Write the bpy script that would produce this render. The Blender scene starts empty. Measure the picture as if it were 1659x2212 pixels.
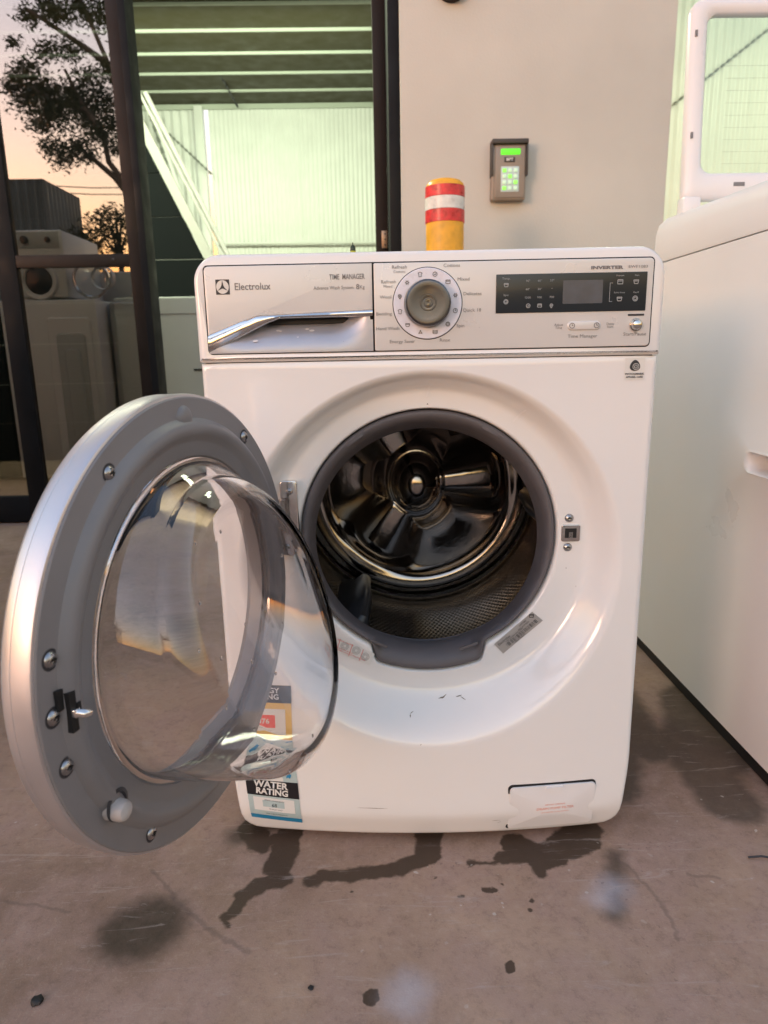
import bpy, bmesh, math, random
import numpy as np
from mathutils import Vector, Matrix, noise as mnoise
random.seed(7); rng = np.random.default_rng(7)
S = bpy.context.scene
COL = S.collection
PI = math.pi
def sm(a, b, x):
    t = min(1.0, max(0.0, (x-a)/(b-a))); return t*t*(3-2*t)

# ------------------------------------------------------------------ camera, sky, sun, exposure
F_, PITCH, YAW, ROLL = 1486.37, .226937, .018423, -.018913
CAM = Vector((-.079285, -.920379, .731669))
_f = Vector((math.sin(YAW)*math.cos(PITCH), math.cos(YAW)*math.cos(PITCH), -math.sin(PITCH)))
_r0 = Vector((math.cos(YAW), -math.sin(YAW), 0)); _u0 = _r0.cross(_f)
_r = _r0*math.cos(ROLL) + _u0*math.sin(ROLL); _u = -_r0*math.sin(ROLL) + _u0*math.cos(ROLL)
cd = bpy.data.cameras.new('camera'); cam = bpy.data.objects.new('camera', cd); COL.objects.link(cam)
cam.matrix_world = Matrix(((_r.x, _u.x, -_f.x, CAM.x), (_r.y, _u.y, -_f.y, CAM.y), (_r.z, _u.z, -_f.z, CAM.z), (0, 0, 0, 1)))
cd.sensor_fit = 'HORIZONTAL'; cd.sensor_width = 36; cd.lens = F_/1659*36
cd.clip_start = .02; cd.clip_end = 500
cd.dof.use_dof = True; cd.dof.focus_distance = .92; cd.dof.aperture_fstop = 11
S.camera = cam

SUN_EL, SUN_AZ = math.radians(.4), math.radians(222)      # low behind the camera, a little to the left
w = bpy.data.worlds.new("World"); S.world = w; w.use_nodes = True
nt = w.node_tree; bg = nt.nodes['Background']
sky = nt.nodes.new('ShaderNodeTexSky'); sky.sky_type = 'NISHITA'; sky.sun_disc = False
sky.sun_elevation = SUN_EL; sky.sun_rotation = SUN_AZ; sky.air_density = 1.6; sky.dust_density = 1.8; sky.ozone_density = 1.6
tnt = nt.nodes.new('ShaderNodeMix'); tnt.data_type = 'RGBA'; tnt.blend_type = 'MULTIPLY'; tnt.inputs[0].default_value = 1
tnt.inputs[7].default_value = (.985, .965, 1.03, 1); nt.links.new(sky.outputs[0], tnt.inputs[6]); nt.links.new(tnt.outputs[2], bg.inputs[0]); bg.inputs[1].default_value = .12
sd = bpy.data.lights.new('sun', 'SUN'); sd.energy = .03; sd.angle = math.radians(12); sd.color = (1, .72, .52)
so = bpy.data.objects.new('sun', sd); COL.objects.link(so)
sdir = Vector((math.sin(SUN_AZ)*math.cos(.12), math.cos(SUN_AZ)*math.cos(.12), math.sin(.12)))
so.rotation_euler = sdir.to_track_quat('Z', 'Y').to_euler()
S.view_settings.view_transform = 'Standard'; S.view_settings.look = 'None'
S.view_settings.exposure = 4.8; S.view_settings.gamma = 1; S.view_settings.use_curve_mapping = False
S.render.resolution_x = 768; S.render.resolution_y = 1024

def at(px, py, Y):
    "world point seen at that picture position (1659 wide) at depth Y"
    d = _f + _r*((px-829.5)/F_) - _u*((py-1106)/F_)
    return CAM + d*((Y-CAM.y)/d.y)
# warehouse lamps: the interior's lit lamps, out of the frame; the outward one is added fill
def area(name, loc, target, sx, sy, power, color):
    l = bpy.data.lights.new(name, 'AREA'); l.shape = 'RECTANGLE'; l.size = sx; l.size_y = sy; l.energy = power; l.color = color
    o = bpy.data.objects.new(name, l); COL.objects.link(o); o.location = loc
    o.rotation_euler = (Vector(target)-Vector(loc)).to_track_quat('-Z', 'Y').to_euler(); return o
GREEN = (.90, 1, .70)
area('warehouse_lamp_or_fill', (-2.0, 8.6, 4.3), (-2.0, 12.6, 2.2), 4.5, .6, 8.5, GREEN)
area('warehouse_lamp_or_fill', (5.2, 3.6, 4.3), (5.2, 7.0, 2.2), 4.0, .6, 6, GREEN)
area('warehouse_lamp_or_fill', (1.6, 3.0, 4.3), (-1.2, 4.6, 1.5), .5, 2.0, 3, GREEN)
area('warehouse_lamp_or_fill', (-2.4, 3.3, 3.3), (-1.9, 1.0, .8), 1.6, .3, 8, GREEN)  # added outward fill; brightens the machines mirrored in the glass

# ------------------------------------------------------------------ materials
MATS = {}
def mat(name, col=(.8, .8, .8), rough=.5, metal=0, noise=0, nscale=20, bump=0, bscale=200, coat=0, emit=None, es=0, **kw):
    m = bpy.data.materials.new(name); m.use_nodes = True; t = m.node_tree; N = t.nodes; L = t.links
    p = N['Principled BSDF']; p.inputs['Base Color'].default_value = (*col, 1); p.inputs['Roughness'].default_value = rough
    p.inputs['Metallic'].default_value = metal; p.inputs['Specular IOR Level'].default_value = kw.get('spec', .5); p.inputs['Coat Weight'].default_value = coat; p.inputs['Coat Roughness'].default_value = .06
    tc = N.new('ShaderNodeTexCoord')
    if noise:
        n = N.new('ShaderNodeTexNoise'); n.inputs['Scale'].default_value = nscale; n.inputs['Detail'].default_value = 6
        L.new(tc.outputs['Object'], n.inputs[0])
        mr = N.new('ShaderNodeMapRange'); mr.inputs[1].default_value = .3; mr.inputs[2].default_value = .7
        mr.inputs[3].default_value = 1-noise; mr.inputs[4].default_value = 1+noise; L.new(n.outputs[0], mr.inputs[0])
        mx = N.new('ShaderNodeVectorMath'); mx.operation = 'SCALE'; mx.inputs[0].default_value = col
        L.new(mr.outputs[0], mx.inputs['Scale']); L.new(mx.outputs[0], p.inputs['Base Color'])
        m2 = N.new('ShaderNodeMapRange'); m2.inputs[1].default_value = .3; m2.inputs[2].default_value = .7
        m2.inputs[3].default_value = rough*.8; m2.inputs[4].default_value = min(1, rough*1.25); L.new(n.outputs[0], m2.inputs[0]); L.new(m2.outputs[0], p.inputs['Roughness'])
    if bump:
        n = N.new('ShaderNodeTexNoise'); n.inputs['Scale'].default_value = bscale; n.inputs['Detail'].default_value = 4
        L.new(tc.outputs['Object'], n.inputs[0]); b = N.new('ShaderNodeBump'); b.inputs['Strength'].default_value = bump
        b.inputs['Distance'].default_value = .002; L.new(n.outputs[0], b.inputs['Height']); L.new(b.outputs[0], p.inputs['Normal'])
    if emit: p.inputs['Emission Color'].default_value = (*emit, 1); p.inputs['Emission Strength'].default_value = es
    MATS[name] = m; return m
enamel = mat('white_enamel', (.79, .775, .76), .16, noise=.012, nscale=6, coat=.5, bump=.02, bscale=90)
enamel2 = mat('white_enamel_satin', (.77, .75, .745), .32, noise=.02, nscale=4, coat=.15, bump=.03, bscale=60)
plate = mat('silver_white_plate', (.68, .665, .65), .30, metal=.12, noise=.006, nscale=15, bump=.05, bscale=900)
chrome = mat('chrome', (.72, .70, .68), .12, 1, noise=.1, nscale=60)
scoopm = mat('silver_scoop', (.40, .41, .46), .34, .45, noise=.05, nscale=30, bump=.05, bscale=500)
alu = mat('brushed_aluminium', (.62, .59, .60), .38, .85, noise=.04, nscale=14, bump=.03, bscale=400)
greyp = mat('grey_plastic', (.195, .185, .19), .42, noise=.05, nscale=30, bump=.06, bscale=600)
rubber = mat('grey_rubber', (.105, .095, .10), .55, noise=.08, nscale=25, bump=.08, bscale=300)
black = mat('black_gap', (.006, .006, .007), .6)
steel = mat('stainless_steel', (.36, .325, .295), .13, 1, noise=.14, nscale=22, bump=.14, bscale=60)
steelp = mat('perforated_steel', (.26, .235, .21), .20, 1, noise=.25, nscale=60, bump=.12, bscale=250)
screwm = mat('screw_metal', (.36, .355, .36), .30, 1, noise=.15, nscale=300)
ink = mat('grey_ink', (.20, .19, .19), .6)
inkd = mat('dark_ink', (.03, .03, .035), .5)
inkw = mat('white_ink', (.78, .78, .78), .5)
inkdim = mat('dim_white_ink', (.32, .34, .35), .5)
inkr = mat('red_ink', (.70, .10, .07), .55)
inko = mat('orange_ink', (.80, .30, .20), .55)
dispm = mat('display_black', (.012, .018, .024), .30, coat=.1)
lcd = mat('lcd_screen', (.075, .085, .105), .22, noise=.12, nscale=50)
dialw = mat('dial_ring_white', (.72, .72, .80), .3, noise=.05, nscale=80)
paper = mat('sticker_paper', (.70, .69, .66), .45)
silverp = mat('silver_foil_label', (.42, .40, .38), .35, .3)
stblack = mat('sticker_black', (.012, .012, .016), .4)
stblue = mat('sticker_blue', (.02, .22, .42), .4)
stpale = mat('sticker_pale_blue', (.42, .52, .52), .45)
styel = mat('sticker_yellow', (.72, .45, .09), .45)
stred = mat('sticker_red', (.78, .06, .05), .45)
dirt = mat('grime', (.20, .16, .12), .8)
concw = mat('painted_concrete', (.57, .57, .525), .8, noise=.09, nscale=1.6, bump=.35, bscale=120)
bronze = mat('bronze_frame', (.016, .0105, .0085), .5, 0, spec=.22, noise=.1, nscale=9)
navy = mat('dark_frame', (.005, .006, .008), .55, 0, spec=.2, noise=.1, nscale=9)
brass = mat('hinge_metal', (.36, .25, .17), .4, .9)
yellowp = mat('yellow_paint', (.80, .38, .02), .38, noise=.16, nscale=30, bump=.08, bscale=80)
redp = mat('red_reflective', (.62, .03, .035), .3, noise=.35, nscale=45, bump=.2, bscale=60)
whitep = mat('white_reflective', (.70, .68, .64), .3, noise=.14, nscale=45, bump=.2, bscale=60)
keypadm = mat('keypad_metal', (.30, .25, .21), .45, .4, noise=.05, nscale=40)
keydark = mat('keypad_hood', (.05, .045, .04), .5)
lit_lcd = mat('lit_green_lcd', (.05, .3, .02), .4, emit=(.10, .85, .02), es=.05)
lit_key = mat('lit_key', (.5, .6, .5), .4, emit=(.5, .85, .5), es=.018)
lit_keyg = mat('lit_key_green', (.2, .6, .1), .4, emit=(.25, .9, .08), es=.04)
corr = mat('white_corrugated_steel', (.70, .72, .70), .38, noise=.04, nscale=3)
olive = mat('olive_roof_sheet', (.036, .031, .011), .6, noise=.12, nscale=5, bump=.2, bscale=30)
purl = mat('purlin_paint', (.42, .46, .40), .4)
galv = mat('galvanised', (.30, .32, .30), .45, .6)
darkint = mat('dark_lining', (.005, .008, .010), .6, spec=.15)
appl = mat('appliance_white', (.52, .53, .52), .35, noise=.02, nscale=3)
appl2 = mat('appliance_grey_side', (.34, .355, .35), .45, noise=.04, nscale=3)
leafm = mat('gum_leaf', (.05, .06, .028), .6, noise=.4, nscale=2)
barkm = mat('gum_bark', (.12, .09, .07), .8, noise=.3, nscale=6)
shedm = mat('shed_steel', (.10, .12, .12), .5, noise=.2, nscale=1)
bottleg = mat('bottle_dark', (.02, .03, .008), .1)
bottley = mat('bottle_yellow', (.45, .42, .03), .25)

def glassmat(name, kind):
    m = bpy.data.materials.new(name); m.use_nodes = True; t = m.node_tree; N = t.nodes; L = t.links
    N.remove(N['Principled BSDF']); out = N['Material Output']
    if kind == 'bowl':
        g = N.new('ShaderNodeBsdfGlass'); g.inputs['IOR'].default_value = 1.47; g.inputs['Roughness'].default_value = .0
        g.inputs['Color'].default_value = (.97, .97, .975, 1); L.new(g.outputs[0], out.inputs[0])
        tc = N.new('ShaderNodeTexCoord'); n = N.new('ShaderNodeTexNoise'); n.inputs['Scale'].default_value = 9; n.inputs['Detail'].default_value = 1
        L.new(tc.outputs['Object'], n.inputs[0]); b = N.new('ShaderNodeBump'); b.inputs['Strength'].default_value = .12; b.inputs['Distance'].default_value = .004
        L.new(n.outputs[0], b.inputs['Height']); L.new(b.outputs[0], g.inputs['Normal'])
    else:
        tr = N.new('ShaderNodeBsdfTransparent'); gl = N.new('ShaderNodeBsdfGlossy'); mx = N.new('ShaderNodeMixShader')
        tint, gc, fac = {'tinted': ((.45, .45, .45), (1, .88, .84), .30), 'clear': ((.93, .96, .93), (1, 1, 1), .05), 'drop': ((.8, .8, .8), (1, 1, 1), .3)}[kind]
        tr.inputs[0].default_value = (*tint, 1); gl.inputs[0].default_value = (*gc, 1); gl.inputs['Roughness'].default_value = 0
        mx.inputs[0].default_value = fac; L.new(tr.outputs[0], mx.inputs[1]); L.new(gl.outputs[0], mx.inputs[2]); L.new(mx.outputs[0], out.inputs[0])
    MATS[name] = m; return m
bowlg = glassmat('door_bowl_glass', 'bowl'); tinted = glassmat('tinted_reflective_glass', 'tinted'); clearg = glassmat('clear_glass', 'clear')

# ------------------------------------------------------------------ mesh helpers
def obj(name, verts, faces, m, parent=None, smooth=None, loc=None, rot=None):
    me = bpy.data.meshes.new(name); me.from_pydata([tuple(v) for v in verts], [], [tuple(f) for f in faces]); me.update()
    return wrap(name, me, m, parent, smooth, loc, rot)
def wrap(name, me, m, parent=None, smooth=None, loc=None, rot=None):
    me.materials.clear()
    for x in (m if isinstance(m, (list, tuple)) else [m]): me.materials.append(x)
    if smooth is not None:
        me.shade_smooth(); me.set_sharp_from_angle(angle=math.radians(smooth))
    o = bpy.data.objects.new(name, me); COL.objects.link(o)
    if parent: o.parent = parent
    if loc: o.location = loc
    if rot: o.rotation_euler = rot
    return o
def frombm(name, bm, m, parent=None, smooth=None, loc=None, rot=None):
    me = bpy.data.meshes.new(name); bmesh.ops.recalc_face_normals(bm, faces=bm.faces); bm.to_mesh(me); bm.free()
    return wrap(name, me, m, parent, smooth, loc, rot)
def bm_box(bm, x0, x1, y0, y1, z0, z1, bev=0, seg=2):
    r = bmesh.ops.create_cube(bm, size=1)
    for v in r['verts']: v.co = Vector(((x0+x1)/2+v.co.x*(x1-x0), (y0+y1)/2+v.co.y*(y1-y0), (z0+z1)/2+v.co.z*(z1-z0)))
    if bev:
        es = list({e for v in r['verts'] for e in v.link_edges})
        bmesh.ops.bevel(bm, geom=es, offset=bev, segments=seg, affect='EDGES', profile=.5)
def box(name, x0, x1, y0, y1, z0, z1, m, parent=None, bev=0, loc=None, rot=None, seg=2):
    bm = bmesh.new(); bm_box(bm, x0, x1, y0, y1, z0, z1, bev, seg); return frombm(name, bm, m, parent, 40 if bev else None, loc, rot)
def bm_tube(bm, pts, r, n=8, closed=True):
    pts = [Vector(p) for p in pts]; rings = []
    rr = r if isinstance(r, (list, tuple)) else [r]*len(pts)
    for i, p in enumerate(pts):
        d = (pts[min(i+1, len(pts)-1)]-pts[max(i-1, 0)]).normalized()
        a = d.orthogonal().normalized() if i == 0 else (a - d*a.dot(d)).normalized()
        b = d.cross(a); rings.append([bm.verts.new(p+(a*math.cos(2*PI*k/n)+b*math.sin(2*PI*k/n))*rr[i]) for k in range(n)])
    for A, B in zip(rings, rings[1:]):
        for k in range(n): bm.faces.new((A[k], A[(k+1) % n], B[(k+1) % n], B[k]))
    if closed: bm.faces.new(rings[0][::-1]); bm.faces.new(rings[-1])
def tube(name, pts, r, m, parent=None, n=8):
    bm = bmesh.new(); bm_tube(bm, pts, r, n); return frombm(name, bm, m, parent, 50)
def rings(name, loops, m, parent=None, smooth=35, close=False, cap0=False, cap1=False, loc=None, rot=None):
    "loops: list of equally long closed loops of points"
    n = len(loops[0]); V = [p for l in loops for p in l]; Fc = []
    R = len(loops)
    for i in range(R if close else R-1):
        j = (i+1) % R
        for k in range(n): Fc.append((i*n+k, i*n+(k+1) % n, j*n+(k+1) % n, j*n+k))
    if cap0: Fc.append(tuple(range(n))[::-1])
    if cap1: Fc.append(tuple((R-1)*n+k for k in range(n)))
    me = bpy.data.meshes.new(name); me.from_pydata([tuple(v) for v in V], [], Fc); me.update()
    bm = bmesh.new(); bm.from_mesh(me); bmesh.ops.recalc_face_normals(bm, faces=bm.faces); bm.to_mesh(me); bm.free()
    return wrap(name, me, m, parent, smooth, loc, rot)
def lathe(name, prof, m, parent=None, n=96, c=(0, 0), close=False, cap1=False, smooth=35, loc=None, rot=None):
    "profile of (radius, y) turned about an axis along y through (x,z)=c"
    return rings(name, [[(c[0]+r*math.cos(2*PI*k/n), y, c[1]+r*math.sin(2*PI*k/n)) for k in range(n)] for r, y in prof], m, parent, smooth, close, False, cap1, loc, rot)
def rrect(x0, x1, z0, z1, r, n=6):
    "rounded rectangle loop; r = radius or 4 radii (bl, br, tr, tl)"
    rr = r if isinstance(r, (list, tuple)) else (r,)*4; P = []
    for (cx, cz, a0, q) in ((x0, z0, PI, rr[0]), (x1, z0, 1.5*PI, rr[1]), (x1, z1, 0, rr[2]), (x0, z1, .5*PI, rr[3])):
        sx = 1 if cx == x0 else -1; sz = 1 if cz == z0 else -1
        for k in range(n+1):
            a = a0+PI/2*k/n; P.append((cx+sx*q+q*math.cos(a), cz+sz*q+q*math.sin(a)))
    return P
def prism(name, loop, y0, y1, m, parent=None, bev=0, smooth=35, loc=None, rot=None, surf=None):
    "outline in x,z extruded from y0 (front) to y1; the front edge rounded"
    cx = sum(p[0] for p in loop)/len(loop); cz = sum(p[1] for p in loop)/len(loop); L = []
    def inset(d):
        n = len(loop); out = []
        for i in range(n):
            ax, az = loop[i-1]; bx, bz = loop[(i+1) % n]; tx, tz = bx-ax, bz-az; q = math.hypot(tx, tz) or 1
            out.append((loop[i][0]-tz/q*d, loop[i][1]+tx/q*d))
        return out
    if bev:
        for k in range(4):
            a = PI/2*k/3; L.append([(x, y0+bev*(1-math.sin(a)), z) for x, z in inset(bev*(1-math.cos(a)))])
        L = L[::-1]
        L = [[(x, y0, z) for x, z in inset(bev)]] + [[(x, y0+bev*(1-math.cos(PI/2*k/3)), z) for x, z in inset(bev*(1-math.sin(PI/2*k/3)))] for k in (1, 2, 3)]
    else: L = [[(x, y0, z) for x, z in loop]]
    L.append([(x, y1, z) for x, z in loop])
    return rings(name, L, m, parent, smooth, False, True, True, loc, rot)
def text(name, s, h, x, z, m, parent=None, y=0, ax='CENTER', sx=1, bold=0, rot=0, surf=None, off=.0006, world=None, mid=True):
    "lettering in the x,z plane reading from the front (-y); height h = capital height"
    cu = bpy.data.curves.new(name, 'FONT'); cu.body = s; cu.size = h/.7; cu.align_x = ax; cu.align_y = 'CENTER' if mid else 'BOTTOM_BASELINE'
    cu.offset = bold; cu.resolution_u = 2; cu.space_line = .85
    tmp = bpy.data.objects.new('t', cu); COL.objects.link(tmp); dg = bpy.context.evaluated_depsgraph_get()
    me = bpy.data.meshes.new_from_object(tmp.evaluated_get(dg)); bpy.data.objects.remove(tmp); bpy.data.curves.remove(cu)
    c, s_ = math.cos(rot), math.sin(rot)
    for v in me.vertices:
        u, q = v.co.x*sx, v.co.y; X = x+u*c-q*s_; Z = z+u*s_+q*c
        v.co = (X, (surf(X, Z) if surf else y)-off, Z)
    return wrap(name, me, m, parent)
def join_into(name, objs, m, parent, stuff=False):
    "merge little meshes of one print into one object"
    bm = bmesh.new()
    for o in objs: bm.from_mesh(o.data)
    for o in objs: me = o.data; bpy.data.objects.remove(o); bpy.data.meshes.remove(me)
    me = bpy.data.meshes.new(name); bm.to_mesh(me); bm.free(); o = wrap(name, me, m, parent)
    if stuff: o['kind'] = 'stuff'
    return o
def patch(name, quad, m, parent, surf, off, nu=12, nv=12, rot=None, thick=0):
    "a sheet laid on a surface; quad = bl, br, tr, tl in x,z"
    V = []; Fc = []
    for j in range(nv+1):
        for i in range(nu+1):
            u, v = i/nu, j/nv
            x = (quad[0][0]*(1-u)+quad[1][0]*u)*(1-v)+(quad[3][0]*(1-u)+quad[2][0]*u)*v
            z = (quad[0][1]*(1-u)+quad[1][1]*u)*(1-v)+(quad[3][1]*(1-u)+quad[2][1]*u)*v
            V.append((x, surf(x, z)-off, z))
    for j in range(nv):
        for i in range(nu): a = j*(nu+1)+i; Fc.append((a, a+1, a+nu+2, a+nu+1))
    return obj(name, V, Fc, m, parent, 60)
def fan(name, loop, m, parent, surf, off):
    "filled outline laid on a surface"
    bm = bmesh.new(); vs = [bm.verts.new((x, surf(x, z)-off, z)) for x, z in loop]; f = bm.faces.new(vs); bmesh.ops.triangulate(bm, faces=[f]); return frombm(name, bm, m, parent)
def empty(name, loc=(0, 0, 0), rz=0):
    o = bpy.data.objects.new(name, None); COL.objects.link(o); o.location = loc; o.rotation_euler = (0, 0, rz); o.empty_display_size = .1; return o
def tag(o, label=None, cat=None, group=None, kind=None):
    if label: o['label'] = label
    if cat: o['category'] = cat
    if group: o['group'] = group
    if kind: o['kind'] = kind
    return o
def copy_tree(o, parent=None):
    c = o.copy(); COL.objects.link(c); c.parent = parent
    for ch in [x for x in bpy.data.objects if x.parent == o]: copy_tree(ch, c)
    return c

# ------------------------------------------------------------------ floor
def floor_material():
    m = bpy.data.materials.new('stained_concrete'); m.use_nodes = True; t = m.node_tree; N = t.nodes; L = t.links
    p = N['Principled BSDF']; tc = N.new('ShaderNodeTexCoord'); co = tc.outputs['Object']
    def noise(scale, detail=5, rough=.55, dist=0, inp=co):
        n = N.new('ShaderNodeTexNoise'); n.inputs['Scale'].default_value = scale; n.inputs['Detail'].default_value = detail
        n.inputs['Roughness'].default_value = rough; n.inputs['Distortion'].default_value = dist; L.new(inp, n.inputs[0]); return n
    def mathn(op, a, b=None, c=None):
        n = N.new('ShaderNodeMath'); n.operation = op
        for i, v in enumerate((a, b, c)):
            if v is None: continue
            if isinstance(v, (int, float)): n.inputs[i].default_value = v
            else: L.new(v, n.inputs[i])
        return n.outputs[0]
    def mr(v, a, b, c=0, d=1, smooth=False):
        n = N.new('ShaderNodeMapRange'); n.interpolation_type = 'SMOOTHSTEP' if smooth else 'LINEAR'
        L.new(v, n.inputs[0]); n.inputs[1].default_value = a; n.inputs[2].default_value = b; n.inputs[3].default_value = c; n.inputs[4].default_value = d; return n.outputs[0]
    def mix(f, a, b):
        n = N.new('ShaderNodeMix'); n.data_type = 'RGBA'
        if isinstance(f, float): n.inputs[0].default_value = f
        else: L.new(f, n.inputs[0])
        for i, v in ((6, a), (7, b)):
            if isinstance(v, tuple): n.inputs[i].default_value = (*v, 1)
            else: L.new(v, n.inputs[i])
        return n.outputs[2]
    # capsule distance group
    g = bpy.data.node_groups.new('capsule', 'ShaderNodeTree'); I = g.interface
    for nm, ty in (('p', 'NodeSocketVector'), ('a', 'NodeSocketVector'), ('d', 'NodeSocketVector'), ('e', 'NodeSocketVector'), ('r', 'NodeSocketFloat')): I.new_socket(nm, in_out='INPUT', socket_type=ty)
    I.new_socket('dist', in_out='OUTPUT', socket_type='NodeSocketFloat')
    gi = g.nodes.new('NodeGroupInput'); go = g.nodes.new('NodeGroupOutput'); gl = g.links.new
    def vm(op, a, b=None):
        n = g.nodes.new('ShaderNodeVectorMath'); n.operation = op; gl(a, n.inputs[0])
        if b is not None: gl(b, n.inputs[1])
        return n
    s = vm('SUBTRACT', gi.outputs['p'], gi.outputs['a']).outputs[0]
    dt = vm('DOT_PRODUCT', s, gi.outputs['e']).outputs['Value']
    cl = g.nodes.new('ShaderNodeClamp'); gl(dt, cl.inputs[0])
    sc = g.nodes.new('ShaderNodeVectorMath'); sc.operation = 'SCALE'; gl(gi.outputs['d'], sc.inputs[0]); gl(cl.outputs[0], sc.inputs['Scale'])
    q = vm('SUBTRACT', s, sc.outputs[0]).outputs[0]; ln = vm('LENGTH', q).outputs['Value']
    sb = g.nodes.new('ShaderNodeMath'); sb.operation = 'SUBTRACT'; gl(ln, sb.inputs[0]); gl(gi.outputs['r'], sb.inputs[1]); gl(sb.outputs[0], go.inputs[0])
    # jittered coordinates give the stains their ragged outline
    nj = noise(38, 3); sv = N.new('ShaderNodeVectorMath'); sv.operation = 'SUBTRACT'; L.new(nj.outputs['Color'], sv.inputs[0]); sv.inputs[1].default_value = (.5, .5, .5)
    ss = N.new('ShaderNodeVectorMath'); ss.operation = 'SCALE'; L.new(sv.outputs[0], ss.inputs[0]); ss.inputs['Scale'].default_value = .021
    sa = N.new('ShaderNodeVectorMath'); L.new(co, sa.inputs[0]); L.new(ss.outputs[0], sa.inputs[1])
    fl = N.new('ShaderNodeVectorMath'); fl.operation = 'MULTIPLY'; L.new(sa.outputs[0], fl.inputs[0]); fl.inputs[1].default_value = (1, 1, 0); P = fl.outputs[0]
    def caps(lst):
        cur = None
        for ax, ay, bx, by, r in lst:
            n = N.new('ShaderNodeGroup'); n.node_tree = g; L.new(P, n.inputs['p'])
            dx, dy = bx-ax+1e-5, by-ay; dd = dx*dx+dy*dy
            n.inputs['a'].default_value = (ax, ay, 0); n.inputs['d'].default_value = (dx, dy, 0); n.inputs['e'].default_value = (dx/dd, dy/dd, 0); n.inputs['r'].default_value = r
            cur = n.outputs[0] if cur is None else mathn('MINIMUM', cur, n.outputs[0])
        return cur
    n1 = noise(1.6, 6, .6).outputs[0]; n2 = noise(9, 7, .65, .4).outputs[0]; n3 = noise(70, 5, .7).outputs[0]; n4 = noise(420, 2).outputs[0]
    col = mix(mr(n1, .35, .65), (.185, .112, .080), (.42, .282, .200))
    col = mix(mr(n2, .42, .70), col, (.36, .238, .19))
    col = mix(mathn('MULTIPLY', mr(n3, .52, .72), .28), col, (.15, .10, .08))
    col = mix(mathn('MULTIPLY', mr(n4, .60, .72), .35), col, (.42, .34, .28))
    n5 = noise(42, 8, .8, 0).outputs[0]
    col = mix(mathn('MULTIPLY', mr(n5, .52, .64), .34), col, (.135, .085, .062))
    col = mix(mathn('MULTIPLY', mr(n5, .46, .36), .26), col, (.50, .38, .30))
    # soft old stains
    soft = caps([(.50, .06, .50, .25, .05), (.53, .20, .60, .40, .07), (.60, .0, .62, .02, .05), (.43, .22, .45, .5, .04), (.27, -.05, .23, -.16, .012), (-.30, .02, -.25, .05, .02), (.33, .10, .42, .3, .03)])
    sf = mathn('MULTIPLY', mr(soft, .016, -.014, smooth=True), mr(n2, .2, .8, .62, 1.0))
    col = mix(mathn('MULTIPLY', sf, .88), col, (.048, .036, .024))
    oil = caps([(-.402, -.158, -.386, -.150, .050)])
    om = mathn('MULTIPLY', mr(oil, .020, -.020, smooth=True), mr(n3, .2, .7, .8, 1.0))
    col = mix(mathn('MULTIPLY', om, .92), col, (.046, .034, .021))
    # wet trickles
    wet = caps([(-.285, .04, -.262, .0, .020), (-.262, 0, -.215, .02, .012), (-.22, .02, -.228, -.05, .020), (-.228, -.05, -.222, -.075, .017), (-.222, -.07, -.25, -.085, .013),
                (-.25, -.085, -.268, -.103, .014), (-.268, -.105, -.276, -.13, .009), (-.276, -.135, -.290, -.140, .006), (-.288, -.145, -.280, -.155, .004),
                (.0, .02, -.008, -.035, .020), (-.012, -.04, -.05, -.062, .015), (-.05, -.062, -.12, -.070, .014), (-.12, -.072, -.160, -.070, .012), (-.16, -.075, -.178, -.081, .010),
                (.055, -.053, .056, -.054, .007), (.06, -.054, .10, -.053, .003), (.105, -.045, .15, -.045, .014), (.13, -.02, .16, -.05, .024), (.15, -.055, .185, -.055, .014), (.15, -.07, .152, -.083, .008), (.17, -.04, .235, -.02, .022), (.2, -.03, .24, .01, .028)])
    drops = caps([(.076, -.231, .077, -.229, .0085), (-.094, -.266, -.092, -.264, .0085), (.068, -.107, .078, -.106, .005), (.127, -.131, .129, -.129, .003), (.120, -.146, .121, -.145, .003), (.093, -.098, .095, -.098, .002), (-.12, -.10, -.119, -.1, .0015), (.0, -.08, .0, -.081, .0012), (.03, -.118, .034, -.118, .002)])
    wm = mathn('MAXIMUM', mr(wet, .0036, -.0026, smooth=True), mr(drops, .0015, -.0015, smooth=True))
    col = mix(mathn('MULTIPLY', wm, .92), col, (.050, .031, .019))
    # two soft pale bluish patches
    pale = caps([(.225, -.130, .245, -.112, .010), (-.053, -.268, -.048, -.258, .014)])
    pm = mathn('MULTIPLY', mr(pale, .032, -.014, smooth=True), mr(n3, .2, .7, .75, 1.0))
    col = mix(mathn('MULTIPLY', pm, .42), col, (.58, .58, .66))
    # pits and paint flecks, crisp
    vo = N.new('ShaderNodeTexVoronoi'); vo.inputs['Scale'].default_value = 85; L.new(sa.outputs[0], vo.inputs['Vector'])
    pit = mathn('MULTIPLY', mr(vo.outputs['Distance'], .16, .10), mr(noise(5, 3).outputs[0], .50, .62))
    col = mix(mathn('MULTIPLY', pit, .35), col, (.09, .06, .05))
    v2 = N.new('ShaderNodeTexVoronoi'); v2.inputs['Scale'].default_value = 34; L.new(sa.outputs[0], v2.inputs['Vector'])
    fk = mathn('MULTIPLY', mr(v2.outputs['Distance'], .10, .07), mr(noise(3.3, 3).outputs[0], .52, .60))
    col = mix(mathn('MULTIPLY', fk, .5), col, (.60, .54, .48))
    st2 = N.new('ShaderNodeMapping'); st2.inputs['Scale'].default_value = (3, 26, 1); st2.inputs['Rotation'].default_value = (0, 0, .5); L.new(co, st2.inputs[0])
    sc_ = noise(2.2, 8, .75, 1.2, st2.outputs[0]).outputs[0]
    col = mix(mathn('MULTIPLY', mr(sc_, .58, .66), .38), col, (.46, .38, .34))
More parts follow.
